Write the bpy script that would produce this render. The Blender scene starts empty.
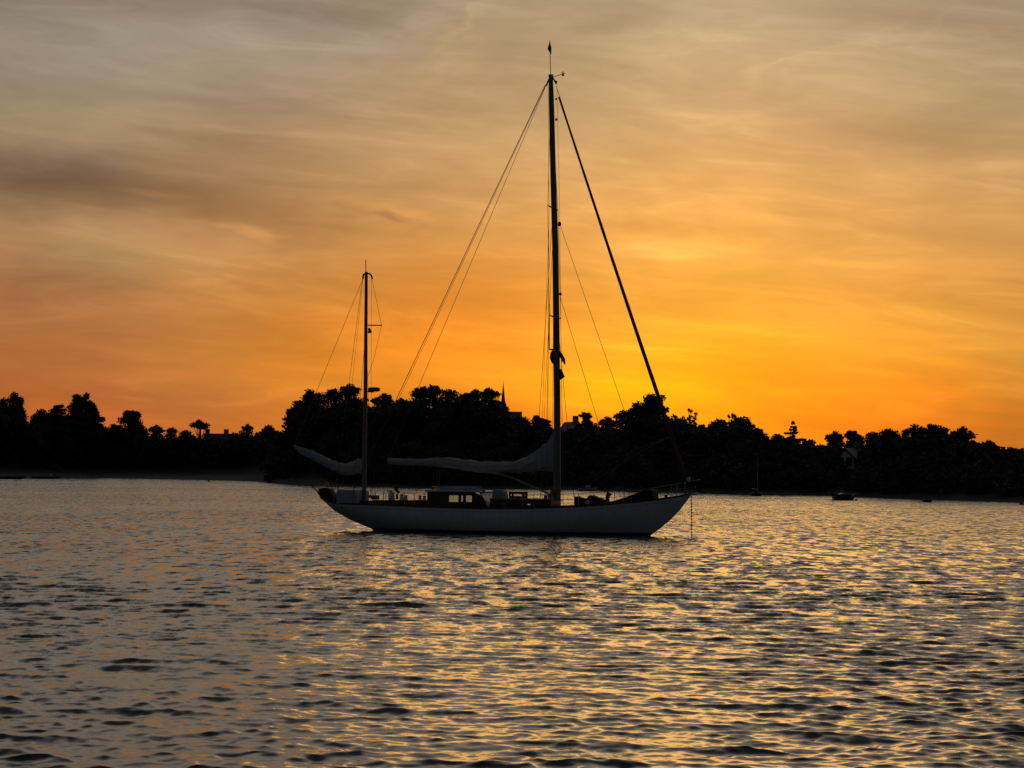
import bpy, math, random
import numpy as np
from mathutils import Vector, Matrix
R = math.radians
sc = bpy.context.scene
COL = sc.collection
rng = np.random.default_rng(7)
random.seed(7)

# ------------------------------------------------------------------ camera
FPX, CX, CY, HC = 2190.0, 512.0, 384.0, 3.2
PITCH, ROLL = math.atan(82 / FPX), R(0.6)
Fv = Vector((0, math.cos(PITCH), math.sin(PITCH)))
r0 = Vector((1, 0, 0)); u0 = Vector((0, -math.sin(PITCH), math.cos(PITCH)))
Rv = math.cos(ROLL) * r0 + math.sin(ROLL) * u0
Uv = -math.sin(ROLL) * r0 + math.cos(ROLL) * u0
CAM = Vector((0, 0, HC))
cam_d = bpy.data.cameras.new('camera'); cam = bpy.data.objects.new('camera', cam_d); COL.objects.link(cam)
cam_d.sensor_width = 36; cam_d.lens = FPX / 1024 * 36; cam_d.clip_start = 0.5; cam_d.clip_end = 20000
M = Matrix((Rv, Uv, -Fv)).transposed().to_4x4(); M.translation = CAM
cam.matrix_world = M
sc.camera = cam

# ------------------------------------------------------------------ world + sun
SUN_AZ, SUN_EL = R(5.2), R(2.8)      # low sun veiled by thin cloud
w = bpy.data.worlds.new('World'); sc.world = w; w.use_nodes = True
nt = w.node_tree; nt.nodes.clear()
def N(tree, t, **kw):
    n = tree.nodes.new(t)
    for k, v in kw.items(): setattr(n, k, v)
    return n
def setin(tree, sock, v):
    if isinstance(v, bpy.types.NodeSocket): tree.links.new(v, sock)
    else: sock.default_value = v
def math_(tree, op, a, b=None, c=None, clamp=False):
    n = N(tree, 'ShaderNodeMath', operation=op, use_clamp=clamp)
    setin(tree, n.inputs[0], a)
    if b is not None: setin(tree, n.inputs[1], b)
    if c is not None: setin(tree, n.inputs[2], c)
    return n.outputs[0]
def vmath(tree, op, a, b=None, scale=None):
    n = N(tree, 'ShaderNodeVectorMath', operation=op)
    setin(tree, n.inputs[0], a)
    if b is not None: setin(tree, n.inputs[1], b)
    if scale is not None: setin(tree, n.inputs['Scale'], scale)
    return n.outputs['Value'] if op in ('LENGTH', 'DOT_PRODUCT') else n.outputs['Vector']
def mixc(tree, fac, a, b, bt='MIX'):
    n = N(tree, 'ShaderNodeMix', data_type='RGBA', blend_type=bt)
    setin(tree, n.inputs[0], fac); setin(tree, n.inputs[6], a); setin(tree, n.inputs[7], b)
    return n.outputs[2]
def maprange(tree, v, a, b, c=0.0, d=1.0, smooth=False):
    n = N(tree, 'ShaderNodeMapRange', clamp=True)
    if smooth: n.interpolation_type = 'SMOOTHSTEP'
    setin(tree, n.inputs[0], v)
    for i, x in enumerate((a, b, c, d)): setin(tree, n.inputs[i + 1], float(x))
    return n.outputs[0]
def noise(tree, vec, scale, detail=4, rough=0.5, dist=0.0, col=False):
    n = N(tree, 'ShaderNodeTexNoise')
    tree.links.new(vec, n.inputs['Vector'])
    n.inputs['Scale'].default_value = scale; n.inputs['Detail'].default_value = detail
    n.inputs['Roughness'].default_value = rough; n.inputs['Distortion'].default_value = dist
    return n.outputs['Color' if col else 'Fac']
def lin(c):
    return tuple((x / 255 / 12.92) if x / 255 <= 0.04045 else ((x / 255 + 0.055) / 1.055) ** 2.4 for x in c) + (1.0,)
def ramp(tree, fac, stops):
    n = N(tree, 'ShaderNodeValToRGB'); cr = n.color_ramp
    while len(cr.elements) < len(stops): cr.elements.new(0.5)
    for e, (p, c) in zip(cr.elements, stops): e.position = p; e.color = lin(c)
    tree.links.new(fac, n.inputs[0])
    return n.outputs[0]

tc = N(nt, 'ShaderNodeTexCoord')
D0 = vmath(nt, 'NORMALIZE', tc.outputs['Generated'])
sx = N(nt, 'ShaderNodeSeparateXYZ'); nt.links.new(D0, sx.inputs[0])
dx, dy, dz = sx.outputs
el = math_(nt, 'MULTIPLY', math_(nt, 'ARCSINE', dz), 180 / math.pi)
az = math_(nt, 'MULTIPLY', math_(nt, 'ARCTAN2', dx, dy), 180 / math.pi)
sa = vmath(nt, 'DOT_PRODUCT', vmath(nt, 'NORMALIZE', vmath(nt, 'MULTIPLY', D0, (1, 1, 0))),
           (math.sin(SUN_AZ), math.cos(SUN_AZ), 0))
adiff = math_(nt, 'MULTIPLY', math_(nt, 'ARCCOSINE', math_(nt, 'MINIMUM', sa, 0.99999)), 180 / math.pi)
elc = math_(nt, 'MAXIMUM', el, 0.0)
u = math_(nt, 'POWER', math_(nt, 'DIVIDE', elc, 90.0), 0.5)
E = lambda e: (e / 90) ** 0.5
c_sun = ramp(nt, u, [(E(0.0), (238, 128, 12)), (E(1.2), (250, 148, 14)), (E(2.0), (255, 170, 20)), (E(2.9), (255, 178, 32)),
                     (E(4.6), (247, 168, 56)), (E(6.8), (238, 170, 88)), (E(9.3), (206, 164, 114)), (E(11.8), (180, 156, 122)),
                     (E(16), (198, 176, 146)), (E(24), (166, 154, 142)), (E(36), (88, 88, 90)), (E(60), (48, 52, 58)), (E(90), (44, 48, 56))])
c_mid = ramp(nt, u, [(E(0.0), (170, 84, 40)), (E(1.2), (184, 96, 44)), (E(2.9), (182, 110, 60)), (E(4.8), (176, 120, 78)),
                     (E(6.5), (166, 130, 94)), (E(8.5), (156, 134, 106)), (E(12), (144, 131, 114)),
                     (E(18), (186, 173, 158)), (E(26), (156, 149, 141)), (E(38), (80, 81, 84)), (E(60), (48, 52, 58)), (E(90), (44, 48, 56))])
c_side = ramp(nt, u, [(E(0.0), (54, 52, 54)), (E(8), (50, 51, 56)), (E(30), (47, 51, 57)), (E(90), (44, 48, 56))])
t1 = math_(nt, 'POWER', maprange(nt, adiff, 1.0, 16.0), 0.8)
t2 = maprange(nt, adiff, 20.0, 95.0, smooth=False)
t2 = math_(nt, 'POWER', t2, 0.6)
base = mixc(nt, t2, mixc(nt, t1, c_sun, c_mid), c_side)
# cloud sheets: streaky noise over the sky direction
vv = vmath(nt, 'MULTIPLY', D0, (7.0, 7.0, 22.0))
vv = vmath(nt, 'ADD', vv, vmath(nt, 'MULTIPLY', D0, (0.0, 0.0, 0.0)))
sh = N(nt, 'ShaderNodeCombineXYZ'); nt.links.new(math_(nt, 'MULTIPLY', dx, 1.5), sh.inputs[2])
vv = vmath(nt, 'ADD', vv, sh.outputs[0])
n_big = noise(nt, vv, 0.75, 5, 0.55, 0.7)
n_str = noise(nt, vmath(nt, 'MULTIPLY', vv, (1, 1, 2.2)), 1.5, 6, 0.6, 1.2)
n_fin = noise(nt, vmath(nt, 'MULTIPLY', vv, (1, 1, 1.7)), 5.0, 5, 0.62, 0.8)
k1 = maprange(nt, n_big, 0.36, 0.68, 0.84, 1.12, True)
k2 = maprange(nt, n_str, 0.35, 0.72, 0.94, 1.09, True)
k3 = maprange(nt, n_fin, 0.3, 0.75, 0.975, 1.035)
kk = math_(nt, 'MULTIPLY', math_(nt, 'MULTIPLY', k1, k2), k3)
fin = maprange(nt, n_str, 0.53, 0.72, 0.0, 1.0, True)
base = mixc(nt, 1.0, base, mixc(nt, kk, (0, 0, 0, 1), (1, 1, 1, 1)), 'MULTIPLY') if False else vmath(nt, 'SCALE', base, scale=kk)
# warm cream edges on the thin cloud streaks
base = vmath(nt, 'MULTIPLY', base, mixc(nt, fin, (1, 1, 1, 1), (1.05, 1.08, 1.10, 1)))
# named cloud patches (direction of each bank)
w1 = vmath(nt, 'SUBTRACT', noise(nt, vv, 1.3, 4, 0.6, 0.0, True), (0.5, 0.5, 0.5))
ae = N(nt, 'ShaderNodeCombineXYZ'); nt.links.new(az, ae.inputs[0]); nt.links.new(el, ae.inputs[1])
warp = vmath(nt, 'ADD', ae.outputs[0], vmath(nt, 'MULTIPLY', w1, (6.0, 2.0, 0)))
def patch(px, py, rx, ry, tilt, colr, soft=1.0):
    global base
    mp = N(nt, 'ShaderNodeMapping', vector_type='TEXTURE')
    nt.links.new(warp, mp.inputs[0])
    mp.inputs['Location'].default_value = ((px - CX) / 38.2, (466 + (px - 512) * 0.0105 - py) / 38.2, 0)
    mp.inputs['Rotation'].default_value = (0, 0, R(tilt))
    mp.inputs['Scale'].default_value = (rx / 38.2, ry / 38.2, 1)
    f = maprange(nt, vmath(nt, 'LENGTH', mp.outputs[0]), 1.0, 0.0, 0.0, 1.0, True)
    base = vmath(nt, 'MULTIPLY', base, mixc(nt, f, (1, 1, 1, 1), tuple(colr) + (1,)))
for a in [
    (30, 192, 300, 48, -2, (0.50, 0.47, 0.50)),
    (250, 215, 300, 40, -6, (0.76, 0.70, 0.70)),
    (20, 290, 190, 40, 0, (0.72, 0.68, 0.72)),
    (240, 140, 240, 60, 10, (0.84, 0.78, 0.78)),
    (300, 8, 330, 38, 0, (0.76, 0.74, 0.78)),
    (40, 8, 200, 40, 0, (0.82, 0.80, 0.84)),
    (960, 40, 260, 70, -10, (0.80, 0.78, 0.80)),
    (860, 130, 220, 40, -8, (0.86, 0.84, 0.86)),
    (90, 250, 170, 22, -5, (1.15, 1.16, 1.1)),
    (235, 229, 70, 9, -6, (1.45, 1.38, 1.2)),
    (150, 198, 60, 8, 0, (1.3, 1.25, 1.15)),
    (395, 215, 90, 12, -10, (1.30, 1.22, 1.05)),
    (410, 227, 40, 8, -5, (0.72, 0.72, 0.8)),
    (560, 140, 200, 50, 8, (1.10, 1.12, 1.1)),
    (700, 262, 240, 16, 0, (1.04, 1.05, 1.1)),
    (940, 270, 130, 12, 3, (1.18, 1.16, 1.15)),
    (560, 400, 120, 26, 0, (1.06, 1.02, 1.0)),
    (620, 235, 180, 22, 0, (0.88, 0.84, 0.8)),
    (430, 60, 220, 40, 20, (1.14, 1.12, 1.05)),
    (470, 25, 90, 10, 30, (1.12, 1.12, 1.06)),
    (620, 70, 180, 40, 5, (1.1, 1.1, 1.05)),
    (690, 243, 150, 20, 0, (0.90, 0.88, 0.84)),
    (30, 178, 170, 26, 0, (0.86, 0.88, 1.02)),
    (1030, 400, 150, 95, 0, (0.84, 0.92, 1.3)),
    (290, 180, 240, 60, -4, (0.74, 0.72, 0.74)),
    (445, 335, 300, 130, 0, (1.08, 0.76, 0.40)),
    (250, 300, 160, 60, 0, (0.90, 0.90, 0.85)),
    (200, 410, 170, 50, 0, (0.84, 0.92, 1.30)),
    (625, 394, 130, 34, 0, (1.10, 1.42, 0.25)),
    (720, 372, 150, 60, 0, (1.0, 0.86, 0.36)),
    (880, 392, 220, 80, 0, (1.02, 0.72, 0.60)),
    (850, 290, 150, 40, 0, (1.14, 1.10, 1.1)),
    (100, 70, 230, 60, 0, (1.0, 1.12, 1.28)),
    (300, 40, 200, 60, 0, (0.92, 0.98, 1.15)),
    (100, 275, 150, 40, 0, (0.90, 1.10, 1.12)),
    (262, 106, 170, 50, 10, (0.80, 0.84, 0.95)),
    (690, 90, 260, 110, 0, (0.86, 0.89, 0.92)),
    (960, 110, 160, 80, 0, (0.84, 0.90, 0.88)),
    (850, 60, 120, 10, 32, (1.07, 1.07, 1.06)),
    (940, 30, 90, 7, 38, (1.06, 1.06, 1.06)),
    (800, 75, 90, 8, 25, (1.12, 1.12, 1.1)),
    (480, 18, 60, 6, 45, (1.06, 1.06, 1.05)),
    (905, 262, 150, 8, 4, (1.15, 1.15, 1.12)),
    (640, 262, 90, 9, -4, (1.08, 1.16, 1.2)),
    (660, 350, 80, 8, -8, (1.05, 1.18, 1.3)),
    (600, 180, 130, 12, 8, (1.10, 1.10, 1.08)),
    (20, 15, 160, 60, 0, (0.86, 0.88, 0.92)),
    (980, 165, 120, 18, 0, (1.14, 1.14, 1.1)),
    (150, 130, 200, 24, 2, (1.12, 1.14, 1.1)),
]: patch(*a)
sky = N(nt, 'ShaderNodeTexSky', sky_type='NISHITA')
sky.sun_disc = False; sky.sun_elevation = SUN_EL; sky.sun_rotation = SUN_AZ; sky.dust_density = 3.0
skyc = vmath(nt, 'SCALE', sky.outputs[0], scale=0.004)
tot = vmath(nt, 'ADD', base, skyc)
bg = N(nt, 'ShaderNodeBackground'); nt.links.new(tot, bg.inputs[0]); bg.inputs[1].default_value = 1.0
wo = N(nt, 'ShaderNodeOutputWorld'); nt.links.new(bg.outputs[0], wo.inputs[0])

sl = bpy.data.lights.new('sun', 'SUN'); sl.energy = 0.105; sl.angle = R(20); sl.color = (1.0, 0.55, 0.16)
so = bpy.data.objects.new('sun', sl); COL.objects.link(so)
LAZ = R(4.4)      # brightest part of the glow
so.rotation_euler = Vector((-math.sin(LAZ) * math.cos(SUN_EL), -math.cos(LAZ) * math.cos(SUN_EL), -math.sin(SUN_EL))).to_track_quat('-Z', 'Y').to_euler()
vs = sc.view_settings; vs.view_transform = 'Standard'; vs.look = 'None'; vs.exposure = 0.0; vs.gamma = 1.0

# ------------------------------------------------------------------ helpers
def ray(px, py): return (Fv * FPX + Rv * (px - CX) + Uv * (CY - py))
def horizon(px): return 466 + (px - 512) * math.tan(ROLL)
def ground_at(px, py):                       # point on the water seen at a pixel
    d = ray(px, py); t = -HC / d.z; p = CAM + d * t; return Vector((p.x, p.y, 0))
def at_dist(px, py, Y):                      # point at depth Y
    d = ray(px, py); return CAM + d * (Y / d.y)
def mat(name, c, rough=0.6, var=0.2, scale=3.0, metal=0.0, spec=0.3, coords='Object'):
    m = bpy.data.materials.new(name); m.use_nodes = True; t = m.node_tree
    b = t.nodes['Principled BSDF']; tcn = N(t, 'ShaderNodeTexCoord')
    f = noise(t, tcn.outputs[coords], scale, 5, 0.6)
    lo = tuple(x * (1 - var) for x in c) + (1,); hi = tuple(min(1, x * (1 + var)) for x in c) + (1,)
    t.links.new(mixc(t, f, lo, hi), b.inputs['Base Color'])
    t.links.new(maprange(t, f, 0.3, 0.7, max(0.02, rough - 0.08), min(1, rough + 0.08)), b.inputs['Roughness'])
    b.inputs['Metallic'].default_value = metal; b.inputs['Specular IOR Level'].default_value = spec
    return m
class MB:
    def __init__(s): s.v = []; s.f = []
    def add(s, vs, fs):
        o = len(s.v); s.v += [tuple(p) for p in vs]; s.f += [tuple(i + o for i in f) for f in fs]; return s
    def box(s, c, size, rot=None):
        c = Vector(c); hx, hy, hz = (x / 2 for x in size)
        ps = [Vector((a * hx, b * hy, d * hz)) for d in (-1, 1) for a, b in ((-1, -1), (1, -1), (1, 1), (-1, 1))]
        if rot is not None: ps = [rot @ p for p in ps]
        return s.add([c + p for p in ps], [(3, 2, 1, 0), (4, 5, 6, 7), (0, 1, 5, 4), (1, 2, 6, 5), (2, 3, 7, 6), (3, 0, 4, 7)])
    def bbox(s, x0, x1, y0, y1, z0, z1): return s.box(((x0 + x1) / 2, (y0 + y1) / 2, (z0 + z1) / 2), (x1 - x0, y1 - y0, z1 - z0))
    def tube(s, pts, rad, n=8, sy=1.0, cap=True):
        pts = [Vector(p) for p in pts]
        if not hasattr(rad, '__len__'): rad = [rad] * len(pts)
        o = len(s.v); prev = None
        for i, p in enumerate(pts):
            d = (pts[min(i + 1, len(pts) - 1)] - pts[max(i - 1, 0)]).normalized()
            if prev is None:
                a = Vector((0, 0, 1)) if abs(d.z) < 0.9 else Vector((1, 0, 0))
                prev = d.cross(a).normalized()
            a = (prev - d * prev.dot(d)).normalized(); b = d.cross(a); prev = a
            for k in range(n):
                th = 2 * math.pi * k / n
                s.v.append(tuple(p + a * math.cos(th) * rad[i] * sy + b * math.sin(th) * rad[i]))
        for i in range(len(pts) - 1):
            for k in range(n):
                q = (k + 1) % n
                s.f.append((o + i * n + k, o + i * n + q, o + (i + 1) * n + q, o + (i + 1) * n + k))
        if cap:
            s.f.append(tuple(o + k for k in range(n))[::-1]); s.f.append(tuple(o + (len(pts) - 1) * n + k for k in range(n)))
        return s
    def ell(s, c, r, nu=12, nv=8, jit=0.0):
        c = Vector(c); o = len(s.v)
        for i in range(nv + 1):
            ph = math.pi * i / nv
            for k in range(nu):
                th = 2 * math.pi * k / nu; q = 1 + (random.uniform(-jit, jit) if 0 < i < nv else 0)
                s.v.append((c.x + r[0] * q * math.sin(ph) * math.cos(th), c.y + r[1] * q * math.sin(ph) * math.sin(th), c.z + r[2] * q * math.cos(ph)))
        for i in range(nv):
            for k in range(nu):
                q = (k + 1) % nu
                s.f.append((o + i * nu + k, o + (i + 1) * nu + k, o + (i + 1) * nu + q, o + i * nu + q))
        return s
    def prism(s, poly, y0, y1):              # outline (x, z) pushed through y
        n = len(poly)
        return s.add([(x, y0, z) for x, z in poly] + [(x, y1, z) for x, z in poly],
                     [tuple(range(n)), tuple(range(2 * n - 1, n - 1, -1))] + [(i, i + n, (i + 1) % n + n, (i + 1) % n) for i in range(n)])
    def build(s, name, m, parent=None, smooth=True, bevel=0.0):
        me = bpy.data.meshes.new(name); me.from_pydata(s.v, [], s.f); me.materials.append(m)
        import bmesh
        bm = bmesh.new(); bm.from_mesh(me); bmesh.ops.remove_doubles(bm, verts=bm.verts, dist=1e-5)
        bmesh.ops.recalc_face_normals(bm, faces=bm.faces); bm.to_mesh(me); bm.free()
        if smooth:
            me.polygons.foreach_set('use_smooth', [True] * len(me.polygons))
            try: me.set_sharp_from_angle(angle=R(40))
            except Exception: pass
        o = bpy.data.objects.new(name, me); COL.objects.link(o)
        if parent: o.parent = parent
        if bevel:
            b = o.modifiers.new('bevel', 'BEVEL'); b.width = bevel; b.segments = 2; b.limit_method = 'ANGLE'
        return o
def tag(o, label=None, cat=None, group=None, kind=None):
    for k, v in (('label', label), ('category', cat), ('group', group), ('kind', kind)):
        if v: o[k] = v
    return o
def empty(name, loc, rz=0, **kw):
    o = bpy.data.objects.new(name, None); COL.objects.link(o); o.location = loc; o.rotation_euler = (0, 0, rz)
    o.empty_display_size = 0.5
    return tag(o, **kw)
def interp(tab, x):
    return float(np.interp(x, [a for a, _ in tab], [b for _, b in tab]))

# ------------------------------------------------------------------ water
def water():
    nt_ = 1150
    th = np.concatenate([np.linspace(-180, -24, 60)[:-1], np.linspace(-24, -14.5, 60)[:-1], np.linspace(-14.5, 14.5, nt_),
                         np.linspace(14.5, 24, 60)[1:], np.linspace(24, 180, 60)[1:-1]])
    th = np.radians(th)
    rr = [0.6]
    while rr[-1] < 9000:
        r = rr[-1]
        if r < 19: st = 0.5
        else: st = max(0.03, 0.42 * r * r / 7008)
        if r < 19: st = min(st, max(0.04, (19 - r) * 0.2))
        if r > 500: st = r * 0.15
        rr.append(r + st)
    rr = np.array(rr)
    TH, RR = np.meshgrid(th, rr)
    X = RR * np.sin(TH); Y = RR * np.cos(TH)
    dth = np.gradient(th); dr = np.gradient(rr)
    SP = np.maximum(np.abs(dr)[:, None] * 1.0, (RR * dth[None, :]) * 1.0)
    Zs = np.zeros_like(X); DX = np.zeros_like(X); DY = np.zeros_like(X)
    tot = 0.0; kept = np.zeros_like(X)
    g = np.random.default_rng(11)
    NW = 96
    lam = np.geomspace(0.16, 6.5, NW) * g.uniform(0.93, 1.07, NW)
    # slow patches of rougher and calmer water
    patch_ = 1.0 + 0.30 * (np.sin(X * 0.13 + 1.0 + np.sin(Y * 0.07) * 1.5) * np.sin(Y * 0.11 + 0.4 + np.sin(X * 0.05))) + 0.14 * np.sin(X * 0.31 + Y * 0.19 + 2 * np.sin(Y * 0.12))
    for i in range(NW):
        L = lam[i]; k = 2 * math.pi / L
        # slope spectrum peaks near 1.2 m
        s = 0.035 * math.exp(-0.5 * (math.log(L / 0.42) / 0.95) ** 2)
        if 1.1 < L < 2.6: s *= 1.15
        if L > 2.6: s *= 0.6
        spread = 50 if L < 0.6 else (30 if L < 1.1 else 17)
        d = R(g.normal(-98, spread))
        cx, cy = math.cos(d), math.sin(d); ph = g.uniform(0, 6.283)
        att = np.clip((L / SP - 2.0) / 2.0, 0, 1)
        tot += s * s; kept += (s * att) ** 2
        if att.max() <= 0: continue
        arg = k * (cx * X + cy * Y) + ph
        arg += 1.1 * np.sin(0.31 * k * (-cy * X + cx * Y) + ph * 1.7)      # finite crests
        A = s / k * att * patch_
        Zs += A * np.sin(arg)
        DX += 1.35 * A * cx * np.cos(arg); DY += 1.35 * A * cy * np.cos(arg)
    fade = np.clip((400 - RR) / 250, 0, 1)
    X2 = X + DX * fade; Y2 = Y + DY * fade; Z2 = Zs * fade
    lost = np.sqrt(np.maximum(tot - kept * 1.0, 0) / tot)
    nr, nth = X.shape
    V = np.stack([X2, Y2, Z2], -1).reshape(-1, 3).astype(np.float32)
    idx = np.arange(nr * nth).reshape(nr, nth)
    a = idx[:-1, :]; b = idx[1:, :]
    a2 = np.roll(a, -1, 1); b2 = np.roll(b, -1, 1)
    Q = np.stack([a, b, b2, a2], -1).reshape(-1, 4)
    cen = len(V); V = np.vstack([V, [[0, 0, 0]]]).astype(np.float32)
    tri = np.stack([np.full(nth, cen), idx[0], np.roll(idx[0], -1)], -1)
    me = bpy.data.meshes.new('water')
    me.vertices.add(len(V)); me.vertices.foreach_set('co', V.ravel())
    nl = Q.size + tri.size; me.loops.add(nl)
    me.loops.foreach_set('vertex_index', np.concatenate([Q.ravel(), tri.ravel()]).astype(np.int32))
    me.polygons.add(len(Q) + len(tri))
    ls = np.concatenate([np.arange(len(Q)) * 4, Q.size + np.arange(len(tri)) * 3]).astype(np.int32)
    me.polygons.foreach_set('loop_start', ls)
    me.update(); me.validate()
    at = me.attributes.new('lost', 'FLOAT', 'POINT')
    at.data.foreach_set('value', np.append(lost.ravel(), 0).astype(np.float32))
    me.polygons.foreach_set('use_smooth', np.ones(len(me.polygons), dtype=bool))
    # up-facing check
    if me.polygons[len(Q) // 2].normal.z < 0: me.flip_normals()
    m = bpy.data.materials.new('sea_water'); m.use_nodes = True; t = m.node_tree
    b = t.nodes['Principled BSDF']
    b.inputs['Base Color'].default_value = (0.010, 0.016, 0.017, 1)
    b.inputs['Roughness'].default_value = 0.11; b.inputs['IOR'].default_value = 1.40
    tcn = N(t, 'ShaderNodeTexCoord'); P = tcn.outputs['Object']
    at_ = N(t, 'ShaderNodeAttribute', attribute_name='lost')
    geo = N(t, 'ShaderNodeNewGeometry')
    P1 = vmath(t, 'MULTIPLY', P, (0.8, 1.0, 1.0))
    rip = vmath(t, 'SUBTRACT', noise(t, P1, 9.0, 4, 0.65, 0.3, True), (0.5, 0.5, 0.5))
    chop = vmath(t, 'SUBTRACT', noise(t, vmath(t, 'MULTIPLY', P, (1.0, 0.42, 1.0)), 2.0, 4, 0.65, 0.3, True), (0.5, 0.5, 0.5))
    gust = noise(t, vmath(t, 'MULTIPLY', P, (0.6, 1.0, 1.0)), 0.05, 3, 0.55, 0.5)
    gk = maprange(t, gust, 0.3, 0.7, 0.60, 1.40)
    v = vmath(t, 'ADD', vmath(t, 'SCALE', rip, scale=math_(t, 'MULTIPLY_ADD', at_.outputs['Fac'], RIP_FAR, RIP_NEAR)),
              vmath(t, 'SCALE', chop, scale=math_(t, 'MULTIPLY', at_.outputs['Fac'], CHOP_FAR)))
    v = vmath(t, 'MULTIPLY', vmath(t, 'SCALE', v, scale=gk), (0.75, 1.0, 0.0))
    cam_tilt = N(t, 'ShaderNodeCombineXYZ'); t.links.new(math_(t, 'MULTIPLY', at_.outputs['Fac'], CAM_TILT), cam_tilt.inputs[1])   # added normal tilt toward the camera: distant water reflects sky instead of dark trees
    nrm = vmath(t, 'NORMALIZE', vmath(t, 'ADD', geo.outputs['Normal'], vmath(t, 'ADD', v, cam_tilt.outputs[0])))
    t.links.new(nrm, b.inputs['Normal'])
    me.materials.append(m)
    o = bpy.data.objects.new('water', me); COL.objects.link(o); tag(o, kind='structure')
    return o
RIP_NEAR, RIP_FAR, CHOP_FAR, CAM_TILT = 0.20, 0.20, 1.15, -0.11
water()

# ------------------------------------------------------------------ land
SHORE = [(-1500, 470.0), (-600, 476.0), (0, 478.5), (60, 478.3), (100, 478.2), (180, 479.6), (259, 481.5), (280, 483.6), (320, 485.8), (366, 486.6),
         (430, 488), (520, 489.2), (570, 489.8), (620, 491.2), (700, 493.2), (744, 494.8), (834, 496.0), (930, 499.8), (1017, 502.5), (1200, 509), (1800, 530), (2600, 560)]
def shoreY(px):
    y = interp(SHORE, px); p = ground_at(px, y) if px > -1400 else None
    return (p if p else ground_at(px, y)).y
def land_h(s, px):                           # height at s metres behind the waterline
    bw = interp([(-600, 26), (0, 24), (200, 24), (300, 12), (500, 7), (1024, 5)], px)
    h1 = interp([(-600, 1.0), (200, 1.0), (500, 0.7), (1024, 0.6)], px)
    if s < 0: return -0.6 + 0.6 * max(0, (s + 8) / 8)
    if s < bw: return h1 * s / bw
    return h1 + 4.6 * (1 - math.exp(-(s - bw) / 26)) 
def land():
    pxs = list(range(-1400, 2601, 20)); ss = [-8, -2, 0, 1, 3, 6, 9, 12, 16, 20, 24, 28, 33, 40, 50, 65, 90, 140, 250, 500, 1200, 3000]
    g = np.random.default_rng(3)
    V = []; F = []
    for px in pxs:
        y0 = shoreY(px) + 0.8 * math.sin(px * 0.11) + 0.5 * math.sin(px * 0.37)
        az_ = math.atan2(px - 512, FPX)
        for s in ss:
            Y = y0 + s
            V.append((math.tan(az_) * Y, Y, land_h(s, px) + (g.normal(0, 0.06) if 0 < s < 100 else 0)))
    n = len(ss)
    for i in range(len(pxs) - 1):
        for j in range(n - 1): F.append((i * n + j, (i + 1) * n + j, (i + 1) * n + j + 1, i * n + j + 1))
    mb = MB(); mb.add(V, F)
    m = bpy.data.materials.new('shore_ground'); m.use_nodes = True; t = m.node_tree; b = t.nodes['Principled BSDF']
    tcn = N(t, 'ShaderNodeTexCoord'); sp = N(t, 'ShaderNodeSeparateXYZ'); t.links.new(tcn.outputs['Object'], sp.inputs[0])
    nz = noise(t, tcn.outputs['Object'], 0.25, 6, 0.65)
    zz = math_(t, 'ADD', sp.outputs[2], math_(t, 'MULTIPLY', nz, 0.5))
    k = maprange(t, zz, 1.0, 1.6)
    weed = maprange(t, math_(t, 'ADD', sp.outputs[0], math_(t, 'MULTIPLY', nz, 20.0)), -35.0, -5.0)
    sand = mixc(t, nz, (0.05, 0.046, 0.04, 1), (0.13, 0.12, 0.10, 1)); gr = mixc(t, nz, (0.015, 0.02, 0.012, 1), (0.04, 0.045, 0.025, 1))
    sand = mixc(t, weed, sand, mixc(t, nz, (0.010, 0.011, 0.008, 1), (0.030, 0.028, 0.024, 1)))
    t.links.new(mixc(t, k, sand, gr), b.inputs['Base Color']); b.inputs['Roughness'].default_value = 0.9
    tag(mb.build('shore', m), kind='structure')
land()

# ------------------------------------------------------------------ trees
M_BARK = mat('bark', (0.09, 0.07, 0.05), 0.9, 0.3, 2)
M_LEAF = [mat('foliage_dark', (0.035, 0.055, 0.025), 0.8, 0.35, 0.8), mat('foliage_pine', (0.03, 0.05, 0.03), 0.8, 0.35, 0.8),
          mat('foliage_oak', (0.05, 0.07, 0.03), 0.8, 0.35, 0.8)]
def leaves(cl, size, dens, seed, flat=0.5):
    """cl: list of (centre xyz, radii xyz); leaf clumps through the volume of each lobe"""
    g = np.random.default_rng(seed); P = []; 
    for c, r in cl:
        area = 4 * math.pi * ((r[0] * r[1]) ** 1.6 / 3 + (r[0] * r[2]) ** 1.6 / 3 + (r[1] * r[2]) ** 1.6 / 3) ** (1 / 1.6)
        n = max(20, int(area / (size * size) * dens))
        d = g.normal(size=(n, 3)); d /= np.linalg.norm(d, axis=1)[:, None]
        rad = np.where(g.random(n) < 0.62, g.uniform(0.72, 1.12, n), g.uniform(0.2, 0.85, n) )
        rad += np.where(g.random(n) < 0.07, g.uniform(0, 0.18, n), 0)
        lump = 1 + 0.13 * np.sin(d[:, 0] * 7 + seed) * np.sin(d[:, 2] * 6 + seed * 2) + 0.09 * np.sin(d[:, 1] * 11 + d[:, 0] * 9)
        P.append(np.array(c) + d * np.array(r) * (rad * lump)[:, None])
    P = np.vstack(P); n = len(P)
    a = g.normal(size=(n, 3)); a[:, 2] *= flat; a /= np.linalg.norm(a, axis=1)[:, None]
    b = np.cross(a, g.normal(size=(n, 3))); b /= np.linalg.norm(b, axis=1)[:, None]
    s = size * g.uniform(0.45, 1.15, n)[:, None]; e = g.uniform(0.45, 1.0, n)[:, None]
    V = np.stack([P + a * s, P + b * s * e * 0.8, P - a * s * 0.8, P - b * s * e], 1).reshape(-1, 3)
    return V, n
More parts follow.
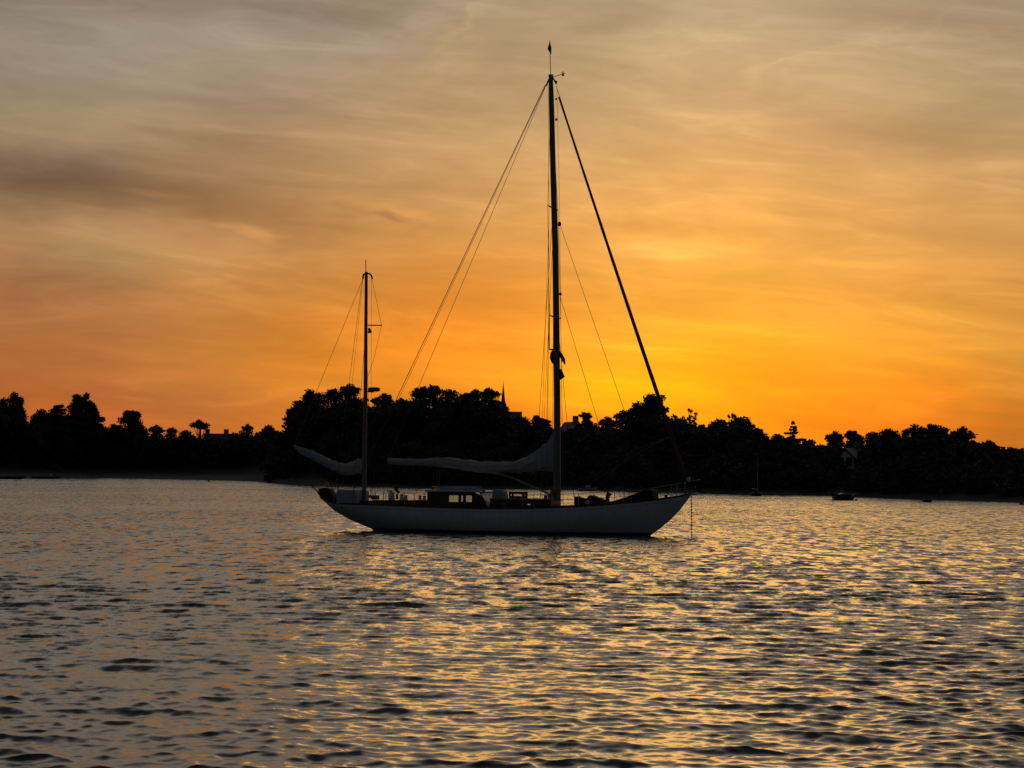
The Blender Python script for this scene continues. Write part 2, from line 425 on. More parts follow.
def leaf_mesh(name, V, n, m, parent):
    me = bpy.data.meshes.new(name); me.vertices.add(n * 4); me.vertices.foreach_set('co', V.astype(np.float32).ravel())
    me.loops.add(n * 4); me.loops.foreach_set('vertex_index', np.arange(n * 4, dtype=np.int32))
    me.polygons.add(n); me.polygons.foreach_set('loop_start', np.arange(n, dtype=np.int32) * 4)
    me.update(); me.materials.append(m)
    o = bpy.data.objects.new(name, me); COL.objects.link(o)
    if parent: o.parent = parent
    return o
TREE_N = [0]
def tree(px, top, hw, kind, name, label, back=28, low=None, dens=1.0, gap=0.0):
    """px/top: where the crown tip stands against the sky; hw: half width in px; back: metres behind the waterline"""
    TREE_N[0] += 1; seed = 100 + TREE_N[0]; g = random.Random(seed)
    D = shoreY(px) + back; mpp = D / FPX
    base = at_dist(px, horizon(px), D); gz = land_h(back, px)
    tip = at_dist(px, top, D).z
    H = tip - gz; W = hw * mpp
    root = empty(name, (base.x, D, gz), g.uniform(0, 0.01), label=label, cat='tree', group='trees along the far shore')
    cl = []; tr = MB(); lean = g.uniform(-0.04, 0.04) * H
    tr.tube([(0, 0, -0.3), (lean * .3, 0, H * .3), (lean * .7, 0, H * .6), (lean, 0, H * .86)],
            [0.035 * H, 0.026 * H, 0.018 * H, 0.006 * H], 8)
    m = M_LEAF[0]; size = 0.23
    def limb(a, b, r): tr.tube([a, (Vector(a) + Vector(b)) / 2 + Vector((0, 0, -0.05 * H * g.random())), b], [r, r * .7, r * .3], 5)
    if kind == 'round':
        cz = H - W * 0.9 if W * 1.8 < H else H * 0.55; rz = H - cz
        for i in range(13):
            th = g.uniform(0, 6.28); ph = math.acos(g.uniform(-0.6, 1)); q = 0.66
            c = (W * q * math.sin(ph) * math.cos(th), W * q * math.sin(ph) * math.sin(th), cz + rz * 0.70 * math.cos(ph))
            rr_ = g.uniform(0.26, 0.42)
            if i == 0: c = (g.uniform(-.25, .25) * W, -.1 * W, H - min(W, rz) * rr_ * .85)
            cl.append((c, (W * rr_, W * rr_, min(W, rz) * rr_ * 0.85)))
            if i % 2: limb((lean * .5, 0, H * .45), c, 0.010 * H)
        cl.append(((0, 0, cz - rz * .1), (W * .62, W * .62, rz * .66)))
        cl.append(((0, 0, H * .38), (W * .75, W * .75, H * .30)))
        m = M_LEAF[2]
    elif kind == 'pine':       # maritime / umbrella pine: flat-topped lobed head
        n = 9 + int(W)
        for i in range(n):
            th = g.uniform(0, 6.28); q = math.sqrt(g.random()) * 0.82
            if i == 0: q *= 0.25
            rr_ = g.uniform(0.20, 0.32)
            c = (W * q * math.cos(th), W * q * math.sin(th), H - W * rr_ * .6 - (q ** 2) * 0.55 * W - (g.uniform(0, 0.3) * W if i else 0))
            cl.append((c, (W * rr_, W * rr_, W * rr_ * 0.62)))
            limb((lean * .6, 0, H * g.uniform(.4, .6)), c, 0.012 * H)
        if not gap:
            cl.append(((0, 0, H - W * .62), (W * .80, W * .80, W * .34))); cl.append(((0, 0, H - W * 1.35), (W * .82, W * .82, W * .72))); cl.append(((0, 0, H * .30), (W * .8, W * .8, H * .28)))
        if gap: cl.append(((0, 0, H - W * .42), (W * .7, W * .7, W * .2)))
        m = M_LEAF[1]
    elif kind == 'cedar':      # horizontal shelves
        prof = (.06, .22, .30, .66, .45, .95, .70, 1.0, 1.0, .9) if gap else (.42, .66, .62, .82, .92, .86, 1.0, 1.0, 1.0)
        sp_ = max((.20 if gap else .27) * W, .45)
        for k, q0 in enumerate(prof):
            z = H - .18 - sp_ * k; ww = W * q0
            for j in range(3 + int(ww * 2.2)):
                th = g.uniform(0, 6.28); q = g.uniform(0.15, 0.86)
                c = (ww * q * math.cos(th), ww * q * math.sin(th), z + g.uniform(-.42, .32) * sp_ - (.35 if gap else -.1) * q * sp_)
                cl.append((c, (ww * .24 + .15, ww * .24 + .15, sp_ * (.20 if gap else .36) + .05)))
                if j % 2 == 0: limb((0, 0, z - sp_ * .5), c, 0.008 * H)
            if not gap: cl.append(((0, 0, z - sp_ * .3), (ww * .62, ww * .62, sp_ * .6)))
        cl.append(((0, 0, H * .30), (W * .8, W * .8, H * .22)))
        m = M_LEAF[1]; size = 0.24
    elif kind == 'poplar':
        for k in range(11):
            z = H * (0.95 - 0.085 * k); ww = W * math.sin(math.pi * min(0.5, 0.16 + 0.075 * k)) 
            for j in range(3):
                cl.append(((g.uniform(-.4, .4) * ww, g.uniform(-.4, .4) * ww, z + g.uniform(-.02, .02) * H), (ww * .6, ww * .6, H * .075)))
    elif kind == 'thin':       # sparse crown with sky through it
        for i in range(16):
            th = g.uniform(0, 6.28); ph = math.acos(g.uniform(-0.5, 1))
            c = (W * .8 * math.sin(ph) * math.cos(th), W * .8 * math.sin(ph) * math.sin(th), H * .78 + H * .18 * math.cos(ph))
            cl.append((c, (W * .14, W * .14, W * .12))); limb((0, 0, H * g.uniform(.5, .7)), c, 0.007 * H)
        cl.append(((0, 0, H * .35), (W * .8, W * .8, H * .25)))
        size = 0.2; dens *= 0.6
    V, n = leaves(cl, size, 1.5 * dens, seed)
    tr.build('trunk', M_BARK, root)
    leaf_mesh('crown', V, n, m, root)
    return root
S = 'tree'
TREES = [
 (-470, 420, 24, 'round', 'oak_tree', 'broad tree farthest out along the left shore, well outside the photo', 40),
 (-400, 412, 20, 'pine', 'pine_tree', 'flat pine far out on the left shore, outside the photo', 40),
 (-320, 416, 26, 'round', 'oak_tree', 'wide dome tree on the left shore outside the photo', 42),
 (-235, 406, 22, 'pine', 'pine_tree', 'high flat pine on the left shore outside the photo', 40),
 (-150, 412, 26, 'round', 'oak_tree', 'wide tree left of the broad oak beyond the left picture edge', 42),
 (1110, 455, 20, 'round', 'oak_tree', 'round tree on the right shore outside the photo', 36),
 (1210, 458, 22, 'pine', 'pine_tree', 'flat pine on the right shore outside the photo', 36),
 (-60, 405, 30, 'round', 'oak_tree', 'broad oak just beyond the left picture edge, left of the poplars', 40),
 (12, 394, 11, 'poplar', 'poplar_tree', 'tallest poplar at the far left with a pointed tip', 45),
 (2, 399, 10, 'poplar', 'poplar_tree', 'poplar cut by the left picture edge', 50),
 (19, 398, 9, 'poplar', 'poplar_tree', 'second tall poplar from the far left, close behind the tallest', 38),
 (43, 409, 16, 'pine', 'pine_tree', 'flat pine shoulder between the poplars and the big cedar on the left', 36),
 (36, 412, 6, 'thin', 'small_tree', 'thin twiggy tree poking up right of the poplars', 34),
 (77, 397.5, 26, 'cedar', 'cedar_tree', 'big flat-topped cedar with shelving branches on the left shore', 34),
 (56, 406, 15, 'cedar', 'cedar_tree', 'left lower shelf of cedar branches beside the big flat-topped cedar', 32),
 (92, 404, 13, 'cedar', 'cedar_tree', 'smaller cedar leaning on the right side of the big flat-topped one', 30),
 (131, 410, 15, 'round', 'oak_tree', 'rounded dome-shaped tree between the big cedar and the lone pines on the left', 40),
 (114, 424, 11, 'round', 'oak_tree', 'low bush-like tree filling the dip right of the big cedar', 33),
 (156, 425, 9, 'pine', 'pine_tree', 'small pine with a round head just right of the dome-shaped tree', 36),
 (171, 427, 7, 'pine', 'pine_tree', 'smallest pine in the dip left of the umbrella pine', 36),
 (200, 419.5, 12, 'pine', 'umbrella_pine', 'umbrella pine with sky showing under its head, left of the long roof', 44, None, 1.0, 1),
 (186, 430, 10, 'round', 'oak_tree', 'low round tree at the foot of the umbrella pine', 32),
 (247, 424, 7, 'pine', 'pine_tree', 'little pine standing up right of the long roof', 45),
 (240, 431, 11, 'round', 'oak_tree', 'low rounded tree in front of the long roof\'s right end', 34),
 (270, 425, 12, 'round', 'oak_tree', 'low tree leading up to the tall wood left of the mizzen mast', 40),
 (258, 432, 9, 'round', 'oak_tree', 'lowest clump in the notch left of the tall wood', 36),
 (296, 400, 12, 'round', 'oak_tree', 'steep left shoulder tree of the tall wood', 46),
 (312, 389, 17, 'round', 'oak_tree', 'tall round tree at the left top of the tall wood', 50),
 (333, 388, 13, 'pine', 'pine_tree', 'pine between the tall round tree and the mizzen mast', 46),
 (349, 383.5, 13, 'pine', 'pine_tree', 'highest pine of the wood, just left of the mizzen mast', 52),
 (362, 397, 12, 'round', 'oak_tree', 'tree right behind the mizzen mast', 48),
 (382, 393, 13, 'pine', 'pine_tree', 'pine showing its head right of the mizzen mast under the radar dome', 50),
 (400, 398, 12, 'round', 'oak_tree', 'lower tree in the dip right of the mizzen mast', 50),
 (420, 386, 13, 'pine', 'pine_tree', 'ragged high pine left of the two long backstay lines\' foot', 46),
 (433, 385, 11, 'pine', 'pine_tree', 'twin of the ragged pine, its right-hand neighbour with spiky tip', 50),
 (449, 389, 14, 'round', 'oak_tree', 'smooth round tree in the middle of the tall wood', 46),
 (463, 393, 12, 'round', 'oak_tree', 'lower shoulder of the smooth round tree', 50),
 (476, 389, 11, 'pine', 'pine_tree', 'pine left of the church spire with an even top', 48),
 (490, 387.5, 11, 'pine', 'pine_tree', 'pine standing right against the church spire', 44),
 (500, 402, 9, 'round', 'oak_tree', 'tree below the church spire on its left', 42),
 (522, 415.5, 11, 'round', 'oak_tree', 'low flat tree between the church and the main mast', 46),
 (538, 415, 15, 'pine', 'pine_tree', 'flat-headed pine just left of the main mast', 40),
 (586, 412.5, 10, 'cedar', 'cedar_tree', 'spiky dark fir beside the chimney house right of the main mast', 40),
 (597, 423, 9, 'round', 'oak_tree', 'low tree in the dip right of the spiky fir', 40),
 (607, 416.5, 11, 'pine', 'pine_tree', 'flat little pine between the spiky fir and the wide umbrella pine', 42),
 (622, 410, 10, 'pine', 'pine_tree', 'left wing pine of the wide umbrella pine', 40),
 (652, 398.5, 33, 'cedar', 'umbrella_pine', 'widest umbrella pine crossed by the dark furled headsail', 38),
 (636, 405, 13, 'pine', 'umbrella_pine', 'umbrella pine tucked against the left of the widest one', 34),
 (690, 407, 11, 'thin', 'small_tree', 'sparse see-through tree right of the widest umbrella pine', 44, None, 1.0, 1),
 (704, 425, 11, 'round', 'oak_tree', 'low tree under the sparse see-through tree', 34),
 (718, 419, 12, 'round', 'oak_tree', 'tree left of the dome right of the sparse tree', 40),
 (731, 412, 8, 'thin', 'small_tree', 'bare twiggy top sticking out left of the right-hand dome', 44),
 (742, 416.5, 18, 'round', 'oak_tree', 'big dome-shaped tree right of the sunset glow', 42),
 (760, 429, 9, 'round', 'oak_tree', 'right shoulder of the dome right of the glow', 38),
 (793, 421.5, 14, 'cedar', 'cedar_tree', 'lone layered fir like a pagoda right of the glow', 44, None, 1.0, 1),
 (778, 434, 11, 'round', 'oak_tree', 'low tree at the left foot of the pagoda-like fir', 36),
 (810, 440, 12, 'round', 'oak_tree', 'low round tree right of the pagoda-like fir', 36),
 (834, 431, 11, 'round', 'oak_tree', 'round tree with a gap of sky, left above the white gabled house', 40),
 (854, 430, 14, 'round', 'oak_tree', 'round tree directly above the white gabled house', 46),
 (873, 431.5, 10, 'round', 'oak_tree', 'level-topped tree right of the white gabled house', 42),
 (889, 429, 13, 'round', 'oak_tree', 'second level-topped tree right of the white gabled house', 40),
 (915, 424, 13, 'pine', 'pine_tree', 'left half of the flat pine clump on the right shore', 44),
 (934, 423.5, 15, 'pine', 'pine_tree', 'right half of the flat pine clump on the right shore', 40),
 (962, 426.5, 14, 'pine', 'pine_tree', 'pine with a pointed right side, right of the flat pine clump', 40),
 (949, 437, 9, 'round', 'oak_tree', 'low tree in the notch right of the flat pine clump', 36),
 (988, 440.5, 12, 'round', 'oak_tree', 'rounded tree where the wood steps down at the right', 40),
 (975, 445, 11, 'round', 'oak_tree', 'tree hidden low in the step between pine and rounded tree at right', 34),
 (1004, 452, 9, 'round', 'oak_tree', 'lower tree on the descending right end of the wood', 36),
 (1017, 458.5, 10, 'round', 'oak_tree', 'lowest tree at the right picture edge', 34),
 (1038, 464, 12, 'round', 'oak_tree', 'tree just beyond the right picture edge', 36),
]
for a in TREES: tree(*a)
# the dark wood and undergrowth under the skyline, one mass
SKY = [(-520, 436), (-420, 424), (-330, 432), (-220, 420), (-160, 428), (-120, 420), (0, 412), (28, 425), (50, 418), (100, 425), (115, 433), (140, 424), (150, 438), (240, 440), (262, 440), (284, 432), (292, 412), (306, 402), (340, 398), (360, 405), (430, 398), (495, 400),
       (503, 416), (515, 424), (545, 424), (552, 432), (562, 434), (566, 432), (590, 426), (600, 430), (620, 422), (636, 412), (672, 412), (690, 428), (720, 428), (742, 426), (758, 434), (768, 444), (782, 442), (808, 446), (822, 448), (835, 446),
       (842, 468), (864, 468), (870, 442), (900, 438), (945, 434), (955, 440), (975, 444), (990, 450), (1004, 462), (1024, 469), (1150, 466), (1250, 472), (1350, 462), (1520, 470)]
def undergrowth():
    g = np.random.default_rng(5); cl = []
    for px in range(-520, 1520, 5):
        for rep in range(11):
            back = (g.uniform(6, 42) if px > 330 else g.uniform(12, 42)) if px > 270 else g.uniform(29, 50)
            house_gap = 833 < px < 872 and back < 27
            D = shoreY(px) + back; mpp = D / FPX; gz = land_h(back, px)
            topz = at_dist(px, interp(SKY, px), D).z
            z = gz + (topz - gz) * g.uniform(0.02, 0.88) * (1 if back > 17 else (back - 3) / 26); r = g.uniform(1.1, 2.2)
            z = min(z, topz - r * 0.8)
            if house_gap: r = 0.7; z = gz + 0.3
            p = at_dist(px + g.uniform(-5, 5), 466, D)
            cl.append(((p.x, D, max(z, gz + 0.3)), (r, r, r * .8)))
    V, n = leaves(cl, 0.42, 1.25, 9)
    tag(leaf_mesh('undergrowth', V, n, M_LEAF[0], None), kind='stuff', label='dark wood and undergrowth along the bank below the skyline trees', cat='undergrowth')
undergrowth()

# ------------------------------------------------------------------ buildings on the shore
M_STONE = mat('grey_stone', (0.22, 0.20, 0.18), 0.9, 0.25, 1.0)
M_SLATE = mat('slate_roof', (0.07, 0.08, 0.09), 0.7, 0.25, 2.0)
M_WWALL = mat('white_render_wall', (0.75, 0.74, 0.72), 0.8, 0.08, 0.6)
M_GLASS = mat('window_glass', (0.02, 0.025, 0.03), 0.08, 0.1, 1, 0, 0.5)
def house(px, ridge, hwpx, back, name, label, wallm, rot=0.0, eave=0.55, depth=8, chimneys=((-0.4,), (0.4,)), gable=False):
    D = shoreY(px) + back; mpp = D / FPX; gz = land_h(back, px); p = at_dist(px, horizon(px), D)
    H = at_dist(px, ridge, D).z - gz; W = hwpx * mpp
    root = empty(name, (p.x, D, gz - 0.2), rot, label=label, cat='house')
    H += 0.2; he = H * eave
    if gable:   # gable end faces the water
        wl = MB().add([(-W, -depth / 2, 0), (W, -depth / 2, 0), (W, -depth / 2, he), (0, -depth / 2, H - .1), (-W, -depth / 2, he),
                       (-W, depth / 2, 0), (W, depth / 2, 0), (W, depth / 2, he), (0, depth / 2, H - .1), (-W, depth / 2, he)],
                      [(0, 1, 2, 3, 4), (9, 8, 7, 6, 5), (0, 4, 9, 5), (1, 6, 7, 2)])
        rf = MB()
        for s in (-1, 1):
            a = Vector((0, 0, H)); b = Vector((s * (W + .4), 0, he - .25)); nrm = Vector(((H - he) * s, 0, W)).normalized() * .18
            rf.prism([(a.x, a.z), (b.x, b.z), (b.x + nrm.x, b.z + nrm.z), (a.x + 0, a.z + .2)], -depth / 2 - .3, depth / 2 + .3)
    else:
        wl = MB().bbox(-W, W, -depth / 2, depth / 2, 0, he)
        for s in (-1, 1):
            wl.add([(s * W, -depth / 2, he), (s * W, depth / 2, he), (s * W, 0, H - .15)], [(0, 1, 2)])
        rf = MB()
        for s in (-1, 1):
            wl_ = [(0, H), (s * (depth / 2 + .4), he - .25), (s * (depth / 2 + .4), he - .05), (0, H + .2)]
            n = 4
            rf.add([(-W - .3, y, z) for y, z in wl_] + [(W + .3, y, z) for y, z in wl_], [(0, 1, 2, 3), (7, 6, 5, 4)] + [(i, i + n, (i + 1) % n + n, (i + 1) % n) for i in range(n)])
    wl.build('wall', wallm, root, smooth=False); r_ = rf.build('roof', M_SLATE, root, smooth=False)
    for (fx,) in chimneys:
        if gable: MB().bbox(-.4, .4, fx * depth - .35, fx * depth + .35, H - .8, H + 1.1).build('chimney', M_STONE, r_, smooth=False)
        else: MB().bbox(fx * 2 * W - .45, fx * 2 * W + .45, -.35, .35, H - .6, H + 1.1).build('chimney', M_STONE, r_, smooth=False)
    nw = max(2, int(W / 1.6))
    for k in range(nw):
        x = -W + (k + .5) * 2 * W / nw
        f = MB().bbox(x - .5, x + .5, -depth / 2 - .06, -depth / 2 + .02, he * .45, he * .45 + 1.25).build('window', M_WWALL, root, smooth=False)
        MB().bbox(x - .42, x + .42, -depth / 2 - .075, -depth / 2 - .05, he * .45 + .08, he * .45 + 1.17).build('pane', M_GLASS, f, smooth=False)
    return root
house(218, 434.5, 13, 52, 'house', 'long low slate-roofed house between the umbrella pine and little pine', M_STONE, 0, .55, 8, ((-.42,), (.3,)))
house(571, 423, 8.5, 50, 'house', 'chimneyed house right beside the main mast', M_STONE, 0.25, .62, 8, ((-.3,),), True)
house(852, 449.5, 8.5, 24, 'house', 'pale gabled house among the trees on the right shore', M_WWALL, -0.35, .6, 9, ((.3,),), True)
house(518, 432, 8, 30, 'house', 'grey-roofed house low in the trees below the church', M_WWALL, 0.1, .6, 8, ((.4,),))
house(643, 444, 3.2, 26, 'house', 'tiny pale gabled cabin in the dark wood under the widest umbrella pine', M_WWALL, 0.3, .6, 4, ((.3,),), True)
# church
def church():
    D = 560.; mpp = D / FPX; px = 502.5; gz = 5.0
    p = at_dist(px, 466, D); Z = lambda py: at_dist(px, py, D).z - gz
    root = empty('church', (p.x, D, gz), 0, label='slate church with thin pointed spire rising above the wood', cat='church')
    tw = 0.95
    MB().bbox(-tw, tw, -tw, tw, 0, Z(407)).build('tower', M_STONE, root, smooth=False)
    n = 8; o = MB(); zb, zt = Z(407), Z(382.5)
    pts = []
    for (z, r) in ((zb, tw * 1.12), (zb + 1.6, tw * .55), (zt - .2, 0.05)):
        pts += [(r * math.cos(R(22.5 + 45 * k)), r * math.sin(R(22.5 + 45 * k)), z) for k in range(n)]
    pts.append((0, 0, zt)); fs = []
    for i in range(2):
        for k in range(n): fs.append((i * n + k, i * n + (k + 1) % n, (i + 1) * n + (k + 1) % n, (i + 1) * n + k))
    fs += [(2 * n + k, 2 * n + (k + 1) % n, 3 * n) for k in range(n)]
    o.add(pts, fs); sp = o.build('spire', M_SLATE, root, smooth=False)
    c = MB(); c.tube([(0, 0, zt - .1), (0, 0, zt + .5)], .03, 5); c.box((0, 0, zt + .3), (.25, .05, .05)); c.build('cross', M_SLATE, sp)
    # nave to the right of the tower
    L = 3.6; hN = Z(418); hR = Z(411.5)
    MB().bbox(tw + .01, tw + L, -4, 4, 0, hN).build('nave_wall', M_STONE, root, smooth=False)
    rf = MB(); poly = [(-4.4, hN - .3), (0, hR), (4.4, hN - .3)]
    rf.add([(tw + .01, y, z) for y, z in poly] + [(tw + L + .3, y, z) for y, z in poly], [(0, 1, 2), (5, 4, 3), (0, 3, 4, 1), (1, 4, 5, 2), (0, 2, 5, 3)])
    rf.build('nave_roof', M_SLATE, root, smooth=False)
    for k in range(2):
        MB().box((0, -tw - .02, Z(407) - 2.2 - k * 3.2), (.9, .06, 1.5)).build('belfry_opening', M_GLASS, root, smooth=False)
church()

# ------------------------------------------------------------------ the ketch
YAW = R(-15); BO = Vector((0, 104.6, 0))
bx = Vector((math.cos(YAW), math.sin(YAW), 0)); by = Vector((-math.sin(YAW), math.cos(YAW), 0))
def P(px, py, yl=0.0):
    d = ray(px, py); t = ((BO - CAM).dot(by) + yl) / d.dot(by); q = CAM + d * t - BO
    return Vector((q.dot(bx), yl, q.z))
def proj(l):
    q = BO + bx * l[0] + by * l[1] + Vector((0, 0, l[2])) - CAM
    return CX + FPX * q.dot(Rv) / q.dot(Fv), CY - FPX * q.dot(Uv) / q.dot(Fv)
PX = 104.6 / FPX                                 # metres per pixel at the yacht
yacht = empty('sailing_yacht', BO, YAW, label='white-hulled two-masted classic sailing yacht at anchor with furled sails', cat='sailing yacht')
M_HULL = mat('white_hull_paint', (0.72, 0.75, 0.80), 0.35, 0.05, 1.2)
tH = M_HULL.node_tree; bH = tH.nodes['Principled BSDF']
_tc = N(tH, 'ShaderNodeTexCoord'); _sp = N(tH, 'ShaderNodeSeparateXYZ'); tH.links.new(_tc.outputs['Object'], _sp.inputs[0])
_src = bH.inputs['Base Color'].links[0].from_socket
_k = maprange(tH, _sp.outputs[2], 0.13, 0.15)
_streak = noise(tH, vmath(tH, 'MULTIPLY', _tc.outputs['Object'], (3, 3, 0.4)), 2.0, 4, 0.6)
_c = vmath(tH, 'MULTIPLY', _src, mixc(tH, maprange(tH, _streak, 0.45, 0.8), (1, 1, 1, 1), (0.82, 0.80, 0.76, 1)))
tH.links.new(mixc(tH, _k, (0.012, 0.014, 0.02, 1), _c), bH.inputs['Base Color'])
M_WOOD = mat('varnished_wood', (0.075, 0.030, 0.014), 0.3, 0.35, 6)
M_TEAK = mat('teak_deck', (0.30, 0.22, 0.14), 0.7, 0.2, 5)
M_MAST = mat('mast_wood', (0.20, 0.19, 0.18), 0.4, 0.15, 4)
M_MASTW = mat('mast_white', (0.30, 0.31, 0.33), 0.35, 0.1, 4)
M_SAIL = mat('sail_cloth', (0.42, 0.43, 0.45), 0.85, 0.18, 2.5)
M_CANV = mat('grey_blue_canvas', (0.38, 0.42, 0.50), 0.85, 0.12, 2.5)
M_DARK = mat('dark_cover', (0.02, 0.02, 0.025), 0.8, 0.3, 2)
M_STEEL = mat('stainless_steel', (0.45, 0.45, 0.46), 0.25, 0.1, 8, 1.0)
M_WIRE = mat('rigging_wire', (0.08, 0.075, 0.07), 0.6, 0.1, 8)
M_ROPE = mat('rope', (0.25, 0.20, 0.15), 0.9, 0.2, 20)
M_RED = mat('dark_red_sunstrip', (0.15, 0.05, 0.045), 0.8, 0.2, 6)
M_WHITE = mat('white_plastic', (0.7, 0.7, 0.7), 0.4, 0.05, 3)
M_CLEAR = bpy.data.materials.new('clear_pane'); M_CLEAR.use_nodes = True
_t = M_CLEAR.node_tree; _b = _t.nodes['Principled BSDF']
_tr = N(_t, 'ShaderNodeBsdfTransparent'); _tr.inputs[0].default_value = (0.9, 0.92, 0.9, 1); _gl = N(_t, 'ShaderNodeBsdfGlossy'); _gl.inputs['Roughness'].default_value = 0.03
_fr = N(_t, 'ShaderNodeFresnel'); _fr.inputs[0].default_value = 1.3; _mx = N(_t, 'ShaderNodeMixShader')
_t.links.new(_fr.outputs[0], _mx.inputs[0]); _t.links.new(_tr.outputs[0], _mx.inputs[1]); _t.links.new(_gl.outputs[0], _mx.inputs[2])
_t.links.new(_mx.outputs[0], _t.nodes['Material Output'].inputs[0])

SHEER = [(320, 497.5), (324, 499), (332, 502.8), (340, 504), (385, 505.3), (430, 507.3), (480, 508.6), (520, 508.5), (570, 507.2), (605, 504.8), (637, 502), (660, 499.4), (679, 496.6), (692, 493.2), (696, 492)]
x_st, x_bw = P(324, 500).x, P(692, 493.3).x
LOA = x_bw - x_st
def beam(x):
    s = min(1, max(0, (x - x_st) / LOA))
    return interp([(0, .55), (.05, .85), (.12, 1.2), (.22, 1.58), (.35, 1.9), (.5, 2.02), (.62, 1.92), (.75, 1.5), (.86, .92), (.94, .42), (1, .05)], s)
def sheer(x):
    b = beam(x); z = 1.2
    for _ in range(6):
        px, _py = proj((x, -b, z)); z = P(px, interp(SHEER, px), -b).z
    return z
_prof = [P(324, 500.5), P(329, 506), P(335, 511.3), P(350, 519.8), P(362, 524.8), P(372, 529)] 
_prof = [(p.x, p.z) for p in _prof]
_pb = [P(653, 533.6), P(661, 528), P(668, 522), P(674, 516.5), P(680, 510), P(686.5, 501.5), P(692, 493.8)]
_pb = [(p.x, p.z) for p in _pb]
xa, xb = _prof[-1][0], _pb[0][0]
def keel(x):
    if x <= xa: return interp(_prof, x)
    if x >= xb: return interp(_pb, x)
    s = (x - xa) / (xb - xa); return -0.75 * math.sin(math.pi * s) ** 0.7 * (1 if s > .5 else 1)
def hull():
    xs = sorted(set([x_st + LOA * i / 70 for i in range(71)] + [a for a, _ in _prof] + [a for a, _ in _pb]))
    xs[-1] = x_bw - 0.002
    mb = MB(); NS = 14; V = []; 
    for x in xs:
        b = beam(x); zt = sheer(x); zb = min(keel(x), zt - 0.03); s = (x - x_st) / LOA
        p = interp([(0, 1.5), (.25, 2.6), (.5, 3.2), (.75, 2.2), (1, 1.2)], s)
        row = []
        for j in range(NS + 1):
            t = (j / NS) ** 1.3
            row.append((x, b * (1 - (1 - t) ** p), zb + (zt - zb) * t))
        V.append(row)
    vs = []; fs = []
    for row in V:
        vs += [(a, -b, c) for a, b, c in row[::-1]] + [(a, b, c) for a, b, c in row[1:]]
    n = 2 * NS + 1
    for i in range(len(V) - 1):
        for j in range(n - 1): fs.append((i * n + j, (i + 1) * n + j, (i + 1) * n + j + 1, i * n + j + 1))
    fs.append(tuple(range(n)))
    mb.add(vs, fs); h = mb.build('hull', M_HULL, yacht)
    dk = MB(); m = []
    for i, x in enumerate(xs):
        b = beam(x) - 0.015; z = sheer(x) - 0.05
        m += [(x, -b, z), (x, -b * .5, z + .03), (x, 0, z + .05), (x, b * .5, z + .03), (x, b, z)]
    dk.add(m, [(i * 5 + j, (i + 1) * 5 + j, (i + 1) * 5 + j + 1, i * 5 + j + 1) for i in range(len(xs) - 1) for j in range(4)])
    dk.build('deck', M_TEAK, yacht)
    for s in (-1, 1):
        MB().tube([(x, s * beam(x), sheer(x) + .025) for x in xs], 0.045, 6).build('toe_rail', M_WOOD, h)
    return h
HULL = hull()
def line(name, pts, r, m=None, parent=None, n=5): return MB().tube(pts, r, n).build(name, m or M_WIRE, parent or yacht)
# main mast
mpts = [P(550.8, 76), P(551.4, 100), P(553.3, 180), P(555.4, 250), P(556.4, 330), P(557.1, 400), P(557.4, 500)]
mm = MB().tube(mpts, [.10, .125, .14, .15, .155, .16, .165], 14).build('main_mast', M_MAST, yacht)
def mast_at(py): return Vector((interp([(76, mpts[0].x), (100, mpts[1].x), (180, mpts[2].x), (250, mpts[3].x), (330, mpts[4].x), (400, mpts[5].x), (500, mpts[6].x)], py), 0, P(555, py).z))
mc = MB(); mc.tube([P(546, 86), P(549, 79.5), P(553, 78), P(556.5, 84)], .045, 6); mc.box(P(551, 76), (.22, .16, .14)); mc.build('masthead_crane', M_STEEL, mm)
mv = MB(); mv.tube([P(552.5, 77.5), P(563, 73.8)], .016, 5); mv.tube([P(563, 74.3), P(563, 71)], .016, 5); mv.ell(P(563, 75), (.06, .06, .06), 8, 6); mv.tube([P(561.5, 72.8), P(564.8, 73.4)], .02, 4); mv.build('wind_vane', M_DARK, mm)
ps = line('burgee_staff', [P(550.6, 76), P(549.9, 41)], .018, M_DARK, mm)
fb = MB(); 
a_, b_, c_, d_ = P(549.9, 41.5), P(547.6, 49), P(551.0, 54.5), P(551.4, 48)
fb.add([Vector(q) + Vector((0, s, 0)) for s in (-.03, .03) for q in (a_, b_, c_, d_)], [(0, 1, 2, 3), (7, 6, 5, 4), (0, 4, 5, 1), (1, 5, 6, 2), (2, 6, 7, 3), (3, 7, 4, 0)])
fb.build('burgee', M_DARK, mm)
for py_, r_ in ((119.5, .06), (82, .06), (99, .05)):
    q = P(mast_px := 556.2 if py_ > 90 else 556, py_); MB().ell(q, (r_, r_, r_ * 1.2), 8, 6).build('block', M_DARK, mm)
SPR = []
for py_, ln in ((209, 1.0), (318, 1.15)):
    base = mast_at(py_)
    for s in (-1, 1):
        tip = base + Vector((-0.06, s * ln, .06)); SPR.append((py_, s, tip))
        MB().tube([base, tip], [.045, .03], 8, 0.6).build('spreader', M_MAST, mm)
MB().ell(P(559.5, 224), (.09, .09, .12), 8, 6).build('deck_light', M_DARK, mm)
MB().ell(P(560.5, 294), (.07, .07, .08), 8, 6).build('block', M_DARK, mm)
